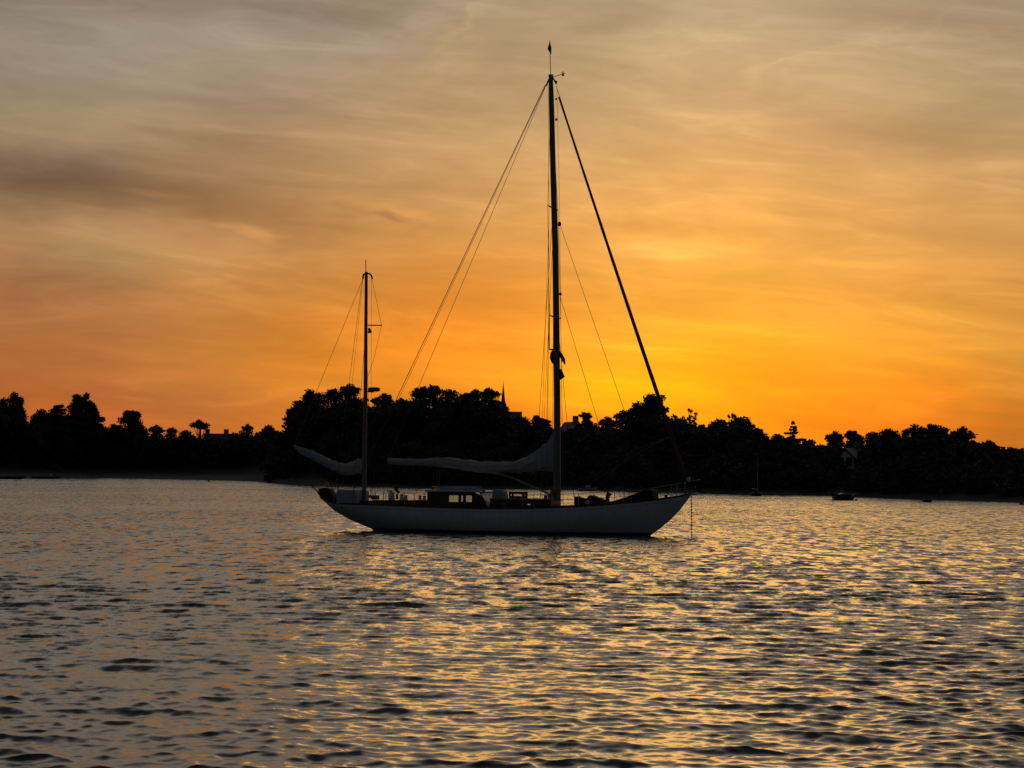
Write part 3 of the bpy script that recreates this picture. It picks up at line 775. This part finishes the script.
# sail gear hung half-way up the mast: bracket, drooping bundles and a round lamp
g_ = MB(); g_.tube([P(549.3, 304), P(549.4, 349)], .022, 5); g_.tube([P(549, 349.3), P(556, 349.8)], .04, 5)
g_.build('flag_halyard', M_RED, mm)
g_ = MB(); g_.tube([P(553.5, 350), P(552.2, 353), P(552, 358), P(553.2, 362.5), P(555.5, 364)], [.05, .09, .11, .08, .03], 8); g_.build('coiled_halyard', M_DARK, mm)
g_ = MB(); g_.tube([P(557, 350), P(561, 355.5), P(563.5, 359.5), P(565, 364.5)], [.08, .10, .085, .03], 8); g_.tube([P(562.5, 359), P(561.6, 362.5)], [.05, .015], 6); g_.build('coiled_halyard', M_DARK, mm)
g_ = MB(); g_.tube([P(560, 369), P(561, 373), P(562.3, 376.5), P(560, 379.3)], [.05, .10, .13, .04], 8); g_.build('steaming_light', M_DARK, mm)
# mizzen mast
zp = [P(366.3, 272), P(365.4, 400), P(363.9, 500)]
mz = MB().tube(zp, [.075, .10, .115], 12).build('mizzen_mast', M_MAST, yacht)
line('antenna', [P(365.9, 273), P(365.6, 260)], .022, M_WHITE, mz)
mc = MB(); mc.tube([P(362.8, 279), P(363.6, 274.5), P(366, 273.3), P(369.5, 273.8), P(371.3, 275.3), P(372.2, 279)], .045, 6); mc.build('masthead_crane', M_DARK, mz)
line('jumper_strut', [P(368, 325.3), P(381.8, 325.3)], .03, M_MAST, mz)
MB().tube([P(369, 328), P(370, 332.8)], [.05, .11], 8).build('deck_light', M_DARK, mz)
rb = MB(); c = P(374, 389.3); rb.tube([c + Vector((0, 0, -.11)), c + Vector((0, 0, -.07)), c + Vector((0, 0, .06)), c + Vector((0, 0, .10))], [.22, .30, .30, .20], 16)
rd = rb.build('radar_dome', M_MAST, mz); line('radar_bracket', [P(366, 391.5), P(374, 392)], .035, M_STEEL, rd)
# booms and furled sails
def loft(name, secs, wy, m, parent=yacht, nseg=16, wob=0.075):
    mb = MB(); V = []
    g = random.Random(len(name))
    xs = np.linspace(secs[0][0], secs[-1][0], 46)
    for i, px in enumerate(xs):
        up = float(np.interp(px, [s[0] for s in secs], [s[1] for s in secs])); lo = float(np.interp(px, [s[0] for s in secs], [s[2] for s in secs]))
        a, b = P(px, up), P(px, lo); c = (a + b) / 2; h = (a.z - b.z) / 2; wd = float(np.interp(px, [s[0] for s in secs], wy))
        row = []
        for k in range(nseg):
            th = 2 * math.pi * k / nseg
            q = 1 + wob * 1.3 * math.sin(k * 2.4 + i * .35 + math.sin(i * .5)) + wob * math.sin(i * 1.3 + k * 1.1) + wob * 1.2 * g.uniform(-1, 1)
            row.append((c.x, wd * math.cos(th) * q, c.z + h * math.sin(th) * (q if h > .1 else 1)))
        V += row
    n = nseg; fs = [(i * n + k, i * n + (k + 1) % n, (i + 1) * n + (k + 1) % n, (i + 1) * n + k) for i in range(45) for k in range(n)]
    fs += [tuple(range(n))[::-1], tuple(45 * n + k for k in range(n))]
    mb.add(V, fs); return mb.build(name, m, parent)
bm_ = MB().tube([P(388, 463.2), P(470, 466.3), P(553.5, 470.2)], [.055, .085, .08], 10).build('main_boom', M_MASTW, yacht)
ms = loft('furled_mainsail', [(388, 457.8, 463.5), (396, 458.2, 465.2), (415, 459, 465.8), (431, 458.4, 466), (448, 457.4, 467.5), (462, 459.4, 470), (480, 461.3, 472.6), (500, 462, 473.6), (514, 461.4, 472.8),
                     (525, 458, 472), (533, 453.5, 471.5), (540, 448.3, 471), (547, 441.5, 470.6), (551, 435.5, 470), (554.5, 430.5, 470)],
          [.10, .14, .17, .19, .2, .22, .25, .27, .28, .27, .24, .21, .17, .13, .09], M_SAIL)
for px_ in (408, 436, 462, 488, 511, 530):        # sail ties
    u_, l_ = interp([(388, 457.8), (448, 457.4), (480, 461.3), (514, 461.4), (540, 448.3)], px_), interp([(388, 463.5), (431, 466), (462, 470), (500, 473.6), (540, 471)], px_)
    c = (P(px_, u_) + P(px_, l_)) / 2; h = (P(px_, u_).z - P(px_, l_).z) / 2 + .012
    wd = interp([(388, .1), (431, .19), (500, .27), (540, .21)], px_) + .02
    MB().tube([(c.x, wd * math.cos(t), c.z + h * math.sin(t)) for t in [2 * math.pi * k / 14 for k in range(15)]], .012, 4).build('sail_tie', M_ROPE, ms)
zb_ = MB().tube([P(297, 448.8), P(331, 467), P(362.5, 470)], [.035, .055, .055], 8).build('mizzen_boom', M_MASTW, yacht)
zs = loft('furled_mizzen_sail', [(293.5, 444.3, 446.5), (299, 446.8, 453.2), (306, 448.6, 457), (312, 450.4, 459.5), (319, 454, 463), (325, 457, 466.5), (331, 460, 470.5), (338, 462.5, 473.5), (345, 464, 475), (352, 462, 474.8), (358, 459.4, 473.8), (363, 457.5, 472.5)],
          [.02, .08, .11, .13, .15, .16, .18, .19, .2, .18, .15, .11], M_SAIL)
line('mainsheet', [P(437.3, 468), P(437, 487)], .016, M_ROPE, bm_); line('mainsheet', [P(439.8, 468), P(439.4, 487)], .016, M_ROPE, bm_)
MB().tube([P(498, 473.5), P(511, 477.5), P(553, 495.5)], [.055, .055, .05], 8).build('boom_vang', M_MASTW, yacht)
# standing and running rigging
fs_ = line('forestay', [P(556.3, 86), P(688, 492)], .014)
f0, f1 = P(559, 97), P(686, 478)
gp = [f0.lerp(f1, t) + Vector((0, -.02 * math.sin(math.pi * t), -0.10 * math.sin(math.pi * t))) for t in np.linspace(0, 1, 24)]
MB().tube(gp, [0.045 + 0.05 * min(1, 1.3 * t) - (0.03 if t > .96 else 0) + 0.004 * math.sin(t * 60) for t in np.linspace(0, 1, 24)], 8).build('furled_headsail', M_RED, fs_)
MB().tube([P(688, 477), P(688.3, 481)], .08, 10).build('furling_drum', M_STEEL, fs_)
line('headsail_sheet', [P(672, 436), P(640, 452, -.5), P(592, 482, -1.5)], .012, M_ROPE)
line('headsail_sheet', [P(672, 436), P(630, 452, .5), P(580, 484, 1.5)], .012, M_ROPE)
line('inner_forestay', [P(559, 222), P(654, 496)], .011)
line('staysail_stay', [P(560, 296), P(622, 501)], .011)
line('topping_lift', [P(545.8, 86), P(388, 459)], .012, M_ROPE)
line('running_backstay', [P(545.3, 85, -.05), P(347, 503.5, -.9)], .017); line('running_backstay', [P(545.7, 85.5, .05), P(350, 502.5, .9)], .010)
for s in (-1, 1):
    cap = [mast_at(84), [t for a, q, t in SPR if a == 209 and q == s][0], [t for a, q, t in SPR if a == 318 and q == s][0]]
    x0 = mpts[-1].x - .15; b = beam(x0) - .05
    line('cap_shroud', cap + [(x0, s * b, sheer(x0))], .011)
    line('lower_shroud', [mast_at(212) + Vector((-.05, s * .08, 0)), (x0 - .55, s * (beam(x0 - .5) - .05), sheer(x0 - .5))], .011)
    line('lower_shroud', [mast_at(322) + Vector((.05, s * .08, 0)), (x0 + .6, s * (beam(x0 + .6) - .05), sheer(x0 + .6))], .011)
    line('lower_shroud', [mast_at(230) + Vector((-.05, s * .1, 0)), (x0 - .25, s * (beam(x0) - .07), sheer(x0))], .009)
    xz = zp[-1].x - .1
    line('mizzen_shroud', [P(366, 330) + Vector((0, s * .06, 0)), (xz + .1 * s, s * (beam(xz) - .05), sheer(xz))], .009)
line('halyard', [P(548.3, 84, -.1), P(549, 208, -.3), P(547.5, 497, -.4)], .008, M_ROPE); line('halyard', [P(557, 90), P(559.6, 208), P(561.5, 380), P(563, 497)], .008, M_ROPE)
line('halyard', [P(548.7, 230), P(542.5, 414, -1), P(541, 500, -1.4)], .008, M_ROPE)
line('topping_lift', [P(363.3, 278), P(294.5, 445)], .010, M_ROPE)
line('mizzen_backstay', [P(362.5, 279, -.03), P(334, 500, -.7)], .010); line('mizzen_backstay', [P(363, 279, .03), P(340, 500, .7)], .007)
line('jumper_stay', [P(371.8, 278), P(381.6, 325.3), P(374, 358), P(368.3, 376)], .009, None, mz)
line('halyard', [P(371.4, 279), P(371.2, 385)], .007, M_ROPE, mz)
# bow gear
for s in (-1, 1):
    line('pulpit', [P(652, 488.5, s * 1.0), P(670, 485.2, s * .72), P(690, 481.7, s * .35), P(699.5, 479.8, s * .08), P(699.5, 480, 0)], .02, M_STEEL)
    line('pulpit_rail', [P(655, 494, s * .95), P(681, 489, s * .5), P(695, 487, s * .12), P(695.5, 487, 0)], .014, M_STEEL)
    for (px_, t_, b_, y_) in ((671, 485.3, 498.5, .72), (676.5, 484.3, 497.5, .6), (684, 483, 495.5, .42)):
        line('pulpit_post', [P(px_ + 1, t_, s * y_), P(px_, b_, s * y_)], .016, M_STEEL)
ab = MB(); ab.box(P(692, 494), (.5, .18, .10)); ab.tube([P(693.5, 494, -.12), P(693.5, 494, .12)], .07, 10); ab.build('anchor_roller', M_STEEL, yacht)
ac = MB(); top, bot = P(691.3, 495), P(691.6, 536); nl = 26
for i in range(nl):
    c = top.lerp(bot, (i + .5) / nl); r = .026; ax = Vector((1, 0, 0)) if i % 2 else Vector((0, 1, 0))
    ac.tube([c + ax * r * math.cos(t) + Vector((0, 0, 1)) * .05 * math.sin(t) for t in [2 * math.pi * k / 8 for k in range(9)]], .010, 4)
ac.tube([top, bot], .012, 5)
ac.build('anchor_chain', M_WIRE, yacht)
MB().tube([P(666, 500), P(666, 496.3), P(666.2, 495)], [.09, .07, .09], 10).build('windlass', M_DARK, yacht)
MB().prism([tuple(P(a, b).xz) for a, b in ((594, 505.5), (612, 502), (628, 497.2), (640, 492.8), (646, 490.2), (650, 489.6), (655, 490), (656, 500.5), (640, 503.5), (610, 506))], -.75, .75).build('sail_bag', M_DARK, yacht, bevel=.06)
# foredeck clutter
MB().prism([tuple(P(a, b).xz) for a, b in ((575.6, 506), (575.8, 496.8), (578, 496), (580.5, 497.6), (584, 498.3), (588.5, 498.3), (589, 506))], -.4, .45).build('coiled_rope', M_DARK, yacht, bevel=.05)
MB().prism([tuple(P(a, b).xz) for a, b in ((588.8, 506), (589, 497.3), (591, 495.4), (594, 495.3), (597.5, 497.1), (601, 497.6), (604, 499.6), (607.5, 500.2), (612, 503.2), (612, 506))], -.5, .3).build('folded_sail', M_DARK, yacht, bevel=.06)
MB().tube([P(608, 504), P(607.3, 499), P(608, 495.6), P(609.6, 493)], [.10, .09, .11, .13], 10).build('cowl_vent', M_DARK, yacht)
MB().ell(P(587.5, 502.3, -1.2), (.12, .06, .09), 10, 8).build('fender', M_WHITE, yacht)
for px_ in (566.5, 586, 619.5, 627.5, 537, 532.5, 414.5, 424.5, 381, 384):
    for s in (-1, 1):
        p_ = P(px_, 500); b = (beam(p_.x) - .08) * s; z = sheer(p_.x)
        MB().tube([(p_.x, b, z - .03), (p_.x, b, z + .62)], .016, 6).build('stanchion', M_STEEL, yacht)
for s in (-1, 1):
    xs_ = np.linspace(P(381, 500).x, P(660, 500).x, 20)
    for h in (.61, .33):
        line('guard_wire', [(x, s * (beam(x) - .08), sheer(x) + h) for x in xs_], .006)
# deckhouse with see-through windows
def wall_holes(mb, x0, x1, zb, zt, y0, y1, holes):
    """panel between x0..x1 with rectangular openings (hx0,hx1,hz0,hz1), zb/zt callables"""
    xs = sorted([x0, x1] + [h[0] for h in holes] + [h[1] for h in holes])
    for a, b in zip(xs[:-1], xs[1:]):
        h = [q for q in holes if abs(q[0] - a) < 1e-6]
        if h:
            h = h[0]; mb.prism([(a, zb(a)), (b, zb(b)), (b, h[2]), (a, h[2])], y0, y1); mb.prism([(a, h[3]), (b, h[3]), (b, zt(b)), (a, zt(a))], y0, y1)
        elif b - a > 1e-4: mb.prism([(a, zb(a)), (b, zb(b)), (b, zt(b)), (a, zt(a))], y0, y1)
dh = empty('deckhouse', (0, 0, 0)); dh.parent = yacht
x0, x1, x2 = P(434, 500).x, P(486.5, 490).x, P(494.5, 503).x
zr = P(460, 491.8).z; zd = lambda x: sheer(x) - .06
hy = 1.12
WIN = [(448.8, 458.8, 494.9, 502.1), (460.9, 463.4, 495.3, 502), (465.8, 472.2, 495.2, 502.2)]
for s in (-1, 1):
    yo, yi = s * hy, s * (hy - .05)
    hs = [(P(a, c, yo).x, P(b, c, yo).x, P(a, d, yo).z, P(a, c, yo).z) for a, b, c, d in WIN]
    if s > 0:   # far side windows: the same panes on the other side of the house
        hs = [(P(a - 1, c, yo).x, P(b + 1, c, yo).x, P(a, d + 1, yo).z, P(a, c - 1, yo).z) for a, b, c, d in ((448, 473, 495.3, 502.2),)]
    mb = MB(); wall_holes(mb, x0, x2 - .02, zd, lambda x: zr if x <= x1 else zr + (x - x1) / (x2 - x1) * (zd(x2) + .15 - zr), min(yo, yi), max(yo, yi), hs)
    mb.build('wall', M_WOOD, dh, smooth=False)
    for a, b, c, d in hs:
        f = MB(); yf = s * (hy + .012)
        for (q0, q1) in (((a, c), (b, c)), ((b, c), (b, d)), ((b, d), (a, d)), ((a, d), (a, c))): f.tube([(q0[0], yf, q0[1]), (q1[0], yf, q1[1])], .016, 5)
        if s < 0:
            for (cx_, cz_) in ((a, c), (b, c), (b, d), (a, d)): f.ell((cx_ + (.012 if cx_ == a else -.012), yf, cz_ + (.012 if cz_ == c else -.012)), (.022, .02, .022), 8, 6)
        ff = f.build('window', M_WOOD, dh); MB().bbox(a + .005, b - .005, s * (hy - .03) - .004, s * (hy - .03) + .004, c + .005, d - .005).build('pane', M_CLEAR, ff, smooth=False)
mb = MB(); mb.bbox(x0, x0 + .05, -hy + .052, hy - .052, zd(x0), zr - .003); mb.build('rear_wall', M_WOOD, dh, smooth=False)
mb = MB(); mb.prism([(x1, zr), (x2, zd(x2) + .1), (x2, zd(x2)), (x2 - .06, zd(x2)), (x1 - .06, zr)], -hy + .052, hy - .052); mb.build('windscreen', M_WOOD, dh, smooth=False)
mb = MB(); mb.prism([(x0 - .12, zr + .002), (x1 + .08, zr + .002), (x1 + .02, zr + .07), (x0 - .10, zr + .09)], -hy - .08, hy + .08); rfh = mb.build('roof', M_WHITE, dh, bevel=.02)
rc = MB(); rc.tube([P(438, 489.3, -.7), P(446, 488.6, -.7), P(455, 489.6, -.7), P(466, 488.8, -.7), P(478, 489.8, -.7), P(485, 490.6, -.7)], [.09, .12, .11, .13, .11, .06], 8, wob if False else 1.0) if False else rc.tube([P(438, 489.3, -.7), P(446, 488.6, -.7), P(455, 489.6, -.7), P(466, 488.8, -.7), P(478, 489.8, -.7), P(485, 490.6, -.7)], [.09, .12, .11, .13, .11, .06], 8)
rc.build('rolled_canvas', M_CANV, rfh)
rl = MB(); rl.tube([P(440, 487.2, -.95), P(455, 486.4, -.95), P(481, 486.7, -.95)], .018, 5)
for a in (440, 453, 467, 481): rl.tube([P(a, 487, -.95), P(a, 491, -.95)], .014, 5)
rl.build('grab_rail', M_STEEL, rfh)
MB().box(P(435, 491.5, 0), (.09, .9, .45)).build('hatch', M_WOOD, dh, smooth=False)
# low coach roof forward
cr = empty('coach_roof', (0, 0, 0)); cr.parent = yacht
x3, x4 = P(495.3, 503).x, P(556, 503).x; ch = .98
ztop = lambda x: interp([(x3, P(497, 499.2).z), (x4, P(555, 500).z)], x)
for s in (-1, 1):
    yo, yi = s * ch, s * (ch - .05)
    g0 = ((502.3, 506.2, 503.6, 505.4), (527, 530.6, 503.6, 505.3)) if s < 0 else ((500, 510, 502.8, 506), (523, 534, 502.8, 506))
    hs = [(P(a, c, yo).x, P(b, c, yo).x, P(a, d, yo).z, P(a, c, yo).z) for a, b, c, d in g0]
    mb = MB(); wall_holes(mb, x3, x4, zd, ztop, min(yo, yi), max(yo, yi), hs); mb.build('wall', M_WOOD, cr, smooth=False)
    for a, b, c, d in hs:
        f = MB(); yf = s * (ch + .01); mx, mz_ = (a + b) / 2, (c + d) / 2
        f.tube([(mx + (b - a) / 2 * math.cos(t), yf, mz_ + (d - c) / 2 * math.sin(t)) for t in [2 * math.pi * k / 16 for k in range(17)]], .014, 5)
        ff = f.build('porthole', M_STEEL, cr); MB().bbox(a + .004, b - .004, s * (ch - .03) - .004, s * (ch - .03) + .004, c + .004, d - .004).build('pane', M_CLEAR, ff, smooth=False)
mb = MB(); mb.prism([(x3, ztop(x3) + .002), (x4 + .05, ztop(x4) + .002), (x4 + .02, ztop(x4) + .05), (x3, ztop(x3) + .06)], -ch - .05, ch + .05); mb.build('roof', M_TEAK, cr, bevel=.015)
MB().bbox(x4 - .05, x4, -ch + .052, ch - .052, zd(x4), ztop(x4) - .003).build('front_wall', M_WOOD, cr, smooth=False)
MB().prism([tuple(P(a, b).xz) for a, b in ((494.5, 497.8), (495.2, 490.2), (497, 489.4), (504.5, 489.6), (505.8, 491.5), (507, 497.8))], -.5, .3).build('spray_hood', M_CANV, cr, bevel=.04)
sk = MB(); zt_ = ztop(P(518, 498).x) + .06
wall_holes(sk, P(510.3, 495).x, P(526.2, 495).x, lambda x: zt_, lambda x: P(518, 492).z, -.30, -.26, [(P(512.3, 495).x, P(523.2, 495).x, P(518, 495.9, -.28).z, P(518, 494.1, -.28).z)])
wall_holes(sk, P(510.3, 495).x, P(526.2, 495).x, lambda x: zt_, lambda x: P(518, 492).z, .26, .30, [(P(511.9, 495).x, P(523.6, 495).x, P(518, 496.2, .28).z, P(518, 493.7, .28).z)])
sk.bbox(P(510, 495).x, P(526.4, 495).x, -.33, .33, P(518, 492).z, P(518, 492).z + .03)
sk.build('skylight', M_WOOD, cr, smooth=False)
for a, b in ((545.5, 496.2), (549.5, 495.6), (552.5, 493)):
    MB().tube([P(a, 499.6, -.3), P(a, b, -.3), P(a, b - .8, -.3)], [.10, .08, .10], 10).build('winch', M_STEEL, cr)
MB().tube([P(552, 497, -.25), P(553, 489, -.22)], [.10, .13], 8).build('coiled_halyard', M_ROPE, cr)
# cockpit
co = MB(); xa_, xb_ = P(366, 503).x, P(433, 503).x
for s in (-1, 1):
    pr = [(x, zd(x)) for x in np.linspace(xa_, xb_, 8)] + [(x, P(proj((x, 0, 1))[0], 500.2).z) for x in np.linspace(xb_, xa_, 8)]
    co.prism(pr, min(s * 1.02, s * .96), max(s * 1.02, s * .96))
co.build('cockpit_coaming', M_WOOD, yacht, smooth=False)
for (a, t_, r_) in ((393, 492.2, .09), (401.7, 494.2, .10), (405.6, 495.2, .10), (420, 495.3, .08), (424.4, 495.8, .085)):
    MB().tube([P(a, 500, -1.0), P(a, t_ + 1.2, -1.0), P(a, t_ + .8, -1.0), P(a, t_, -1.0)], [r_ * 1.1, r_ * .8, r_, r_], 10).build('winch', M_STEEL, yacht)
MB().tube([P(391, 500), P(391, 491), P(391, 490)], [.10, .10, .06], 8).build('binnacle', M_STEEL, yacht)
hn = MB(); c = P(398, 493.2); hn.tube([P(397, 499.5), P(397, 494)], .06, 8)
hn.tube([P(396, 487.4), P(396.2, 489.8), P(397.6, 491.3), P(399.2, 493)], [.07, .09, .06, .06], 8); hn.build('compass_post', M_DARK, yacht)
sw = MB(); c = P(386, 495)
sw.tube([(c.x + .0, .42 * math.cos(t), c.z + .42 * math.sin(t) - .1) for t in [2 * math.pi * k / 24 for k in range(25)]], .018, 6)
for k in range(3): t = k * math.pi / 3; sw.tube([(c.x, .42 * math.cos(t), c.z - .1 + .42 * math.sin(t)), (c.x, -.42 * math.cos(t), c.z - .1 - .42 * math.sin(t))], .010, 5)
sw.build('steering_wheel', M_STEEL, yacht)
MB().box(P(375.2, 497.3), (.28, .5, .22)).build('cockpit_locker', M_WOOD, yacht, bevel=.02)
line('mizzen_sheet', [P(373.3, 486), P(370, 496)], .018, M_ROPE); MB().ell(P(369.8, 496.5), (.06, .06, .08), 8, 6).build('block', M_DARK, yacht)
line('mizzen_shroud', [P(371.2, 386), P(375, 498, -1.2)], .008)
# stern
MB().prism([tuple(P(a, b).xz) for a, b in ((342.5, 504), (342.5, 491), (344, 489.6), (360.5, 489.9), (363, 491.5), (363, 504.8))], -.95, .95).build('aft_cabin', M_CANV, yacht, bevel=.05)
line('cabin_rail', [P(343, 489, -.7), P(352, 488.2, -.7), P(362, 488.7, -.7)], .014, M_STEEL)
ln = MB(); ln.prism([tuple(P(a, b).xz) for a, b in ((320.5, 488.6), (326, 487.5), (331, 489), (333.5, 493.2), (337, 496), (339.5, 501), (340, 504), (332, 503.6), (325.5, 500.8), (320.5, 494))], -.42, .42)
ln.build('stowed_dinghy_cover', M_DARK, yacht, bevel=.08)
MB().tube([P(326.8, 494), P(326.8, 483.5), P(326.8, 481.8)], [.085, .09, .05], 10).build('ensign_staff_socket', M_MASTW, yacht)
line('boomkin', [P(311, 484.8), P(319.3, 493.2)], .03, M_WOOD); MB().ell(P(318.8, 493), (.07, .07, .07), 8, 6).build('block', M_DARK, yacht)
line('boomkin_stay', [P(314.5, 486.5), P(320.5, 489)], .016)
line('mizzen_sheet', [P(336.8, 474), P(337.8, 487), P(341.6, 503)], [.015, .03, .045], M_ROPE)
for s in (-1, 1):
    line('pushpit', [P(344, 490, s * .95), P(332, 488.5, s * .8), P(323, 487.2, s * .45), P(321.5, 487, 0)], .017, M_STEEL)
    line('pushpit_post', [P(334, 488.7, s * .8), P(334, 502, s * .8)], .014, M_STEEL)
M_GOLD = mat('gold_leaf', (0.5, 0.35, 0.1), 0.4, 0.1, 4, 0.8)
for s in (-1, 1):
    cs = []
    for x in np.linspace(x_st + 1.2, x_bw - .8, 60):
        zt, zb, b = sheer(x), min(keel(x), sheer(x) - .03), beam(x); t = 1 - .16 / max(.3, zt - zb); sN = (x - x_st) / LOA
        p = interp([(0, 1.5), (.25, 2.6), (.5, 3.2), (.75, 2.2), (1, 1.2)], sN)
        cs.append((x, s * (b * (1 - (1 - t) ** p) + .002), zb + (zt - zb) * t))
    MB().tube(cs, .008, 4).build('cove_line', M_GOLD, HULL)

# ------------------------------------------------------------------ small craft and buoys
def small_hull(L, B, H, name, m, parent, inner=True):
    mb = MB(); V = []; n = 12; NS = 6
    for i in range(n + 1):
        s = i / n; b = B / 2 * (1 - max(0, (s - .35) / .65) ** 2.2) * (.82 + .18 * min(1, s * 4)); b = max(b, .02)
        zt = H * (1 + .25 * s * s); zb = -.12 + (zt * .75 + .1) * max(0, (s - .75) / .25) ** 2
        for j in range(NS + 1):
            t = j / NS; V.append(((s - .5) * L, -b * (1 - (1 - t) ** 2.2), zb + (zt - zb) * t))
    N_ = NS + 1; fs = []; vs = V + [(a, -b, c) for a, b, c in V]; o = len(V)
    for i in range(n):
        for j in range(NS):
            q = (i * N_ + j, (i + 1) * N_ + j, (i + 1) * N_ + j + 1, i * N_ + j + 1); fs += [q, tuple(o + k for k in q[::-1])]
        fs.append((i * N_ + NS - 1, (i + 1) * N_ + NS - 1, o + (i + 1) * N_ + NS - 1, o + i * N_ + NS - 1))
    fs.append(tuple(range(N_)) + tuple(o + k for k in range(N_ - 1, 0, -1)))
    mb.add(vs, fs); h = mb.build(name, m, parent)
    MB().tube([V[i * N_ + NS] for i in range(n + 1)] + [(a, -b, c) for a, b, c in [V[i * N_ + NS] for i in range(n, -1, -1)]], .035, 5).build('gunwale', M_WOOD, h)
    return h
M_BOATD = mat('dark_blue_boat_paint', (0.05, 0.06, 0.09), 0.4, 0.2, 2); M_BOATW = mat('white_boat_paint', (0.6, 0.62, 0.65), 0.4, 0.1, 2)
M_BUOY = mat('dark_buoy_paint', (0.08, 0.05, 0.03), 0.6, 0.3, 4); M_BUOYW = mat('white_buoy_paint', (0.75, 0.75, 0.73), 0.5, 0.1, 4)
def outboard(parent, x, m=None):
    mb = MB(); mb.tube([(x - .1, 0, .45), (x - .12, 0, .55), (x - .14, 0, .85), (x - .12, 0, .95)], [.09, .16, .16, .08], 8); mb.bbox(x - .17, x - .09, -.04, .04, -.2, .5)
    return mb.build('outboard_motor', m or M_DARK, parent)
def boat(px, py, L, B, H, rz, label, hm, name='rowing_boat', cat='boat', extra=None):
    r = empty(name, ground_at(px, py), rz, label=label, cat=cat)
    small_hull(L, B, H, 'hull', hm, r)
    for x in (-.2, .15): MB().bbox(x * L - .12, x * L + .12, -B * .4, B * .4, H * .72, H * .78).build('thwart', M_WOOD, r, smooth=False)
    if extra: extra(r, L, B, H)
    return r
def cabin(r, L, B, H):
    c = MB().prism([(-.12 * L, H * .75), (.20 * L, H * .8), (.12 * L, H * 1.75), (-.06 * L, H * 1.8)], -B * .33, B * .33).build('cabin', M_BOATW, r, bevel=.03)
    MB().prism([(.145 * L, H * 1.05), (.20 * L, H * 1.0), (.125 * L, H * 1.66), (.10 * L, H * 1.66)], -B * .34, B * .34).build('windscreen', M_GLASS, c, smooth=False)
    outboard(r, -.5 * L)
boat(845, 500.2, 2.35, 1.4, .55, 0.05, 'white-topped small motorboat moored off the right shore', M_BOATD, 'motorboat', 'motorboat', lambda r, L, B, H: (MB().prism([(-.3 * L, H * .8), (.35 * L, H * .85), (.45 * L, H * 1.25), (.1 * L, H * 1.1), (-.1 * L, H * 1.35), (-.3 * L, H * 1.2)], -B * .3, B * .3).build('cover', M_WHITE, r, bevel=.03), outboard(r, -.5 * L)))
boat(588, 491.0, 2.6, 1.3, .42, 0.1, 'small pale-canopied motorboat at the far waterline right of the main mast', M_BOATW, 'motorboat', 'motorboat', cabin)
boat(9, 479.1, 6.0, 1.7, .42, 0.0, 'long low dark boat at the far left edge', M_BOATD)
boat(46, 478.9, 5.2, 1.6, .38, 0.06, 'low dark boat with a pale outboard, second from the left edge', M_BOATD, 'rowing_boat', 'boat',
     lambda r, L, B, H: outboard(r, .18 * L, M_BUOYW))
boat(634, 491.9, 2.0, 1.1, .3, 0.0, 'tiny open tender by the far waterline behind the foredeck', M_BOATW)
def sd(r, L, B, H):
    ms_ = MB().tube([(.1 * L, 0, H * .5), (.09 * L, 0, 4.2)], [.03, .02], 6).build('mast', M_STEEL, r)
    MB().tube([(.1 * L, 0, .75), (-.4 * L, 0, .85)], .03, 5).build('boom', M_STEEL, ms_)
boat(756.5, 496.0, 1.5, 1.0, .32, 0.3, 'small sailing dinghy with bare thin mast near the far shore', M_BOATD, 'sailing_dinghy', 'dinghy', sd)
boat(928, 502.3, 0.95, .8, .26, 0.2, 'flat dark tender alone on the water at right', M_BOATD)
def buoy(px, py, r, label, m):
    b = MB(); b.tube([(0, 0, -r * .5), (0, 0, -r * .2), (0, 0, r * .35), (0, 0, r * .8), (0, 0, r)], [r * .5, r, r, r * .55, r * .15], 12)
    root = empty('mooring_buoy', ground_at(px, py), 0, label=label, cat='buoy', group='mooring buoys')
    b.build('float', m, root); MB().tube([(r * .12 * math.cos(t), 0, r + r * .12 * math.sin(t) + .04) for t in [2 * math.pi * k / 10 for k in range(11)]], .012, 4).build('ring', M_STEEL, root)
buoy(856.3, 500.6, .17, 'small dark buoy right beside the white-topped motorboat', M_BUOY)
buoy(67.5, 478.9, .24, 'dark buoy just right of the two low boats at far left', M_BUOY)
buoy(28.8, 479.0, .26, 'white buoy between the two low boats at far left', M_BUOYW)
buoy(208.5, 481.6, .24, 'lone dark buoy off the beach below the umbrella pine', M_BUOY)
buoy(782, 496.4, .14, 'tiny dark buoy between the sailing dinghy and the motorboat', M_BUOY)
buoy(1021.5, 504.8, .25, 'dark buoy cut by the right picture edge', M_BUOY)
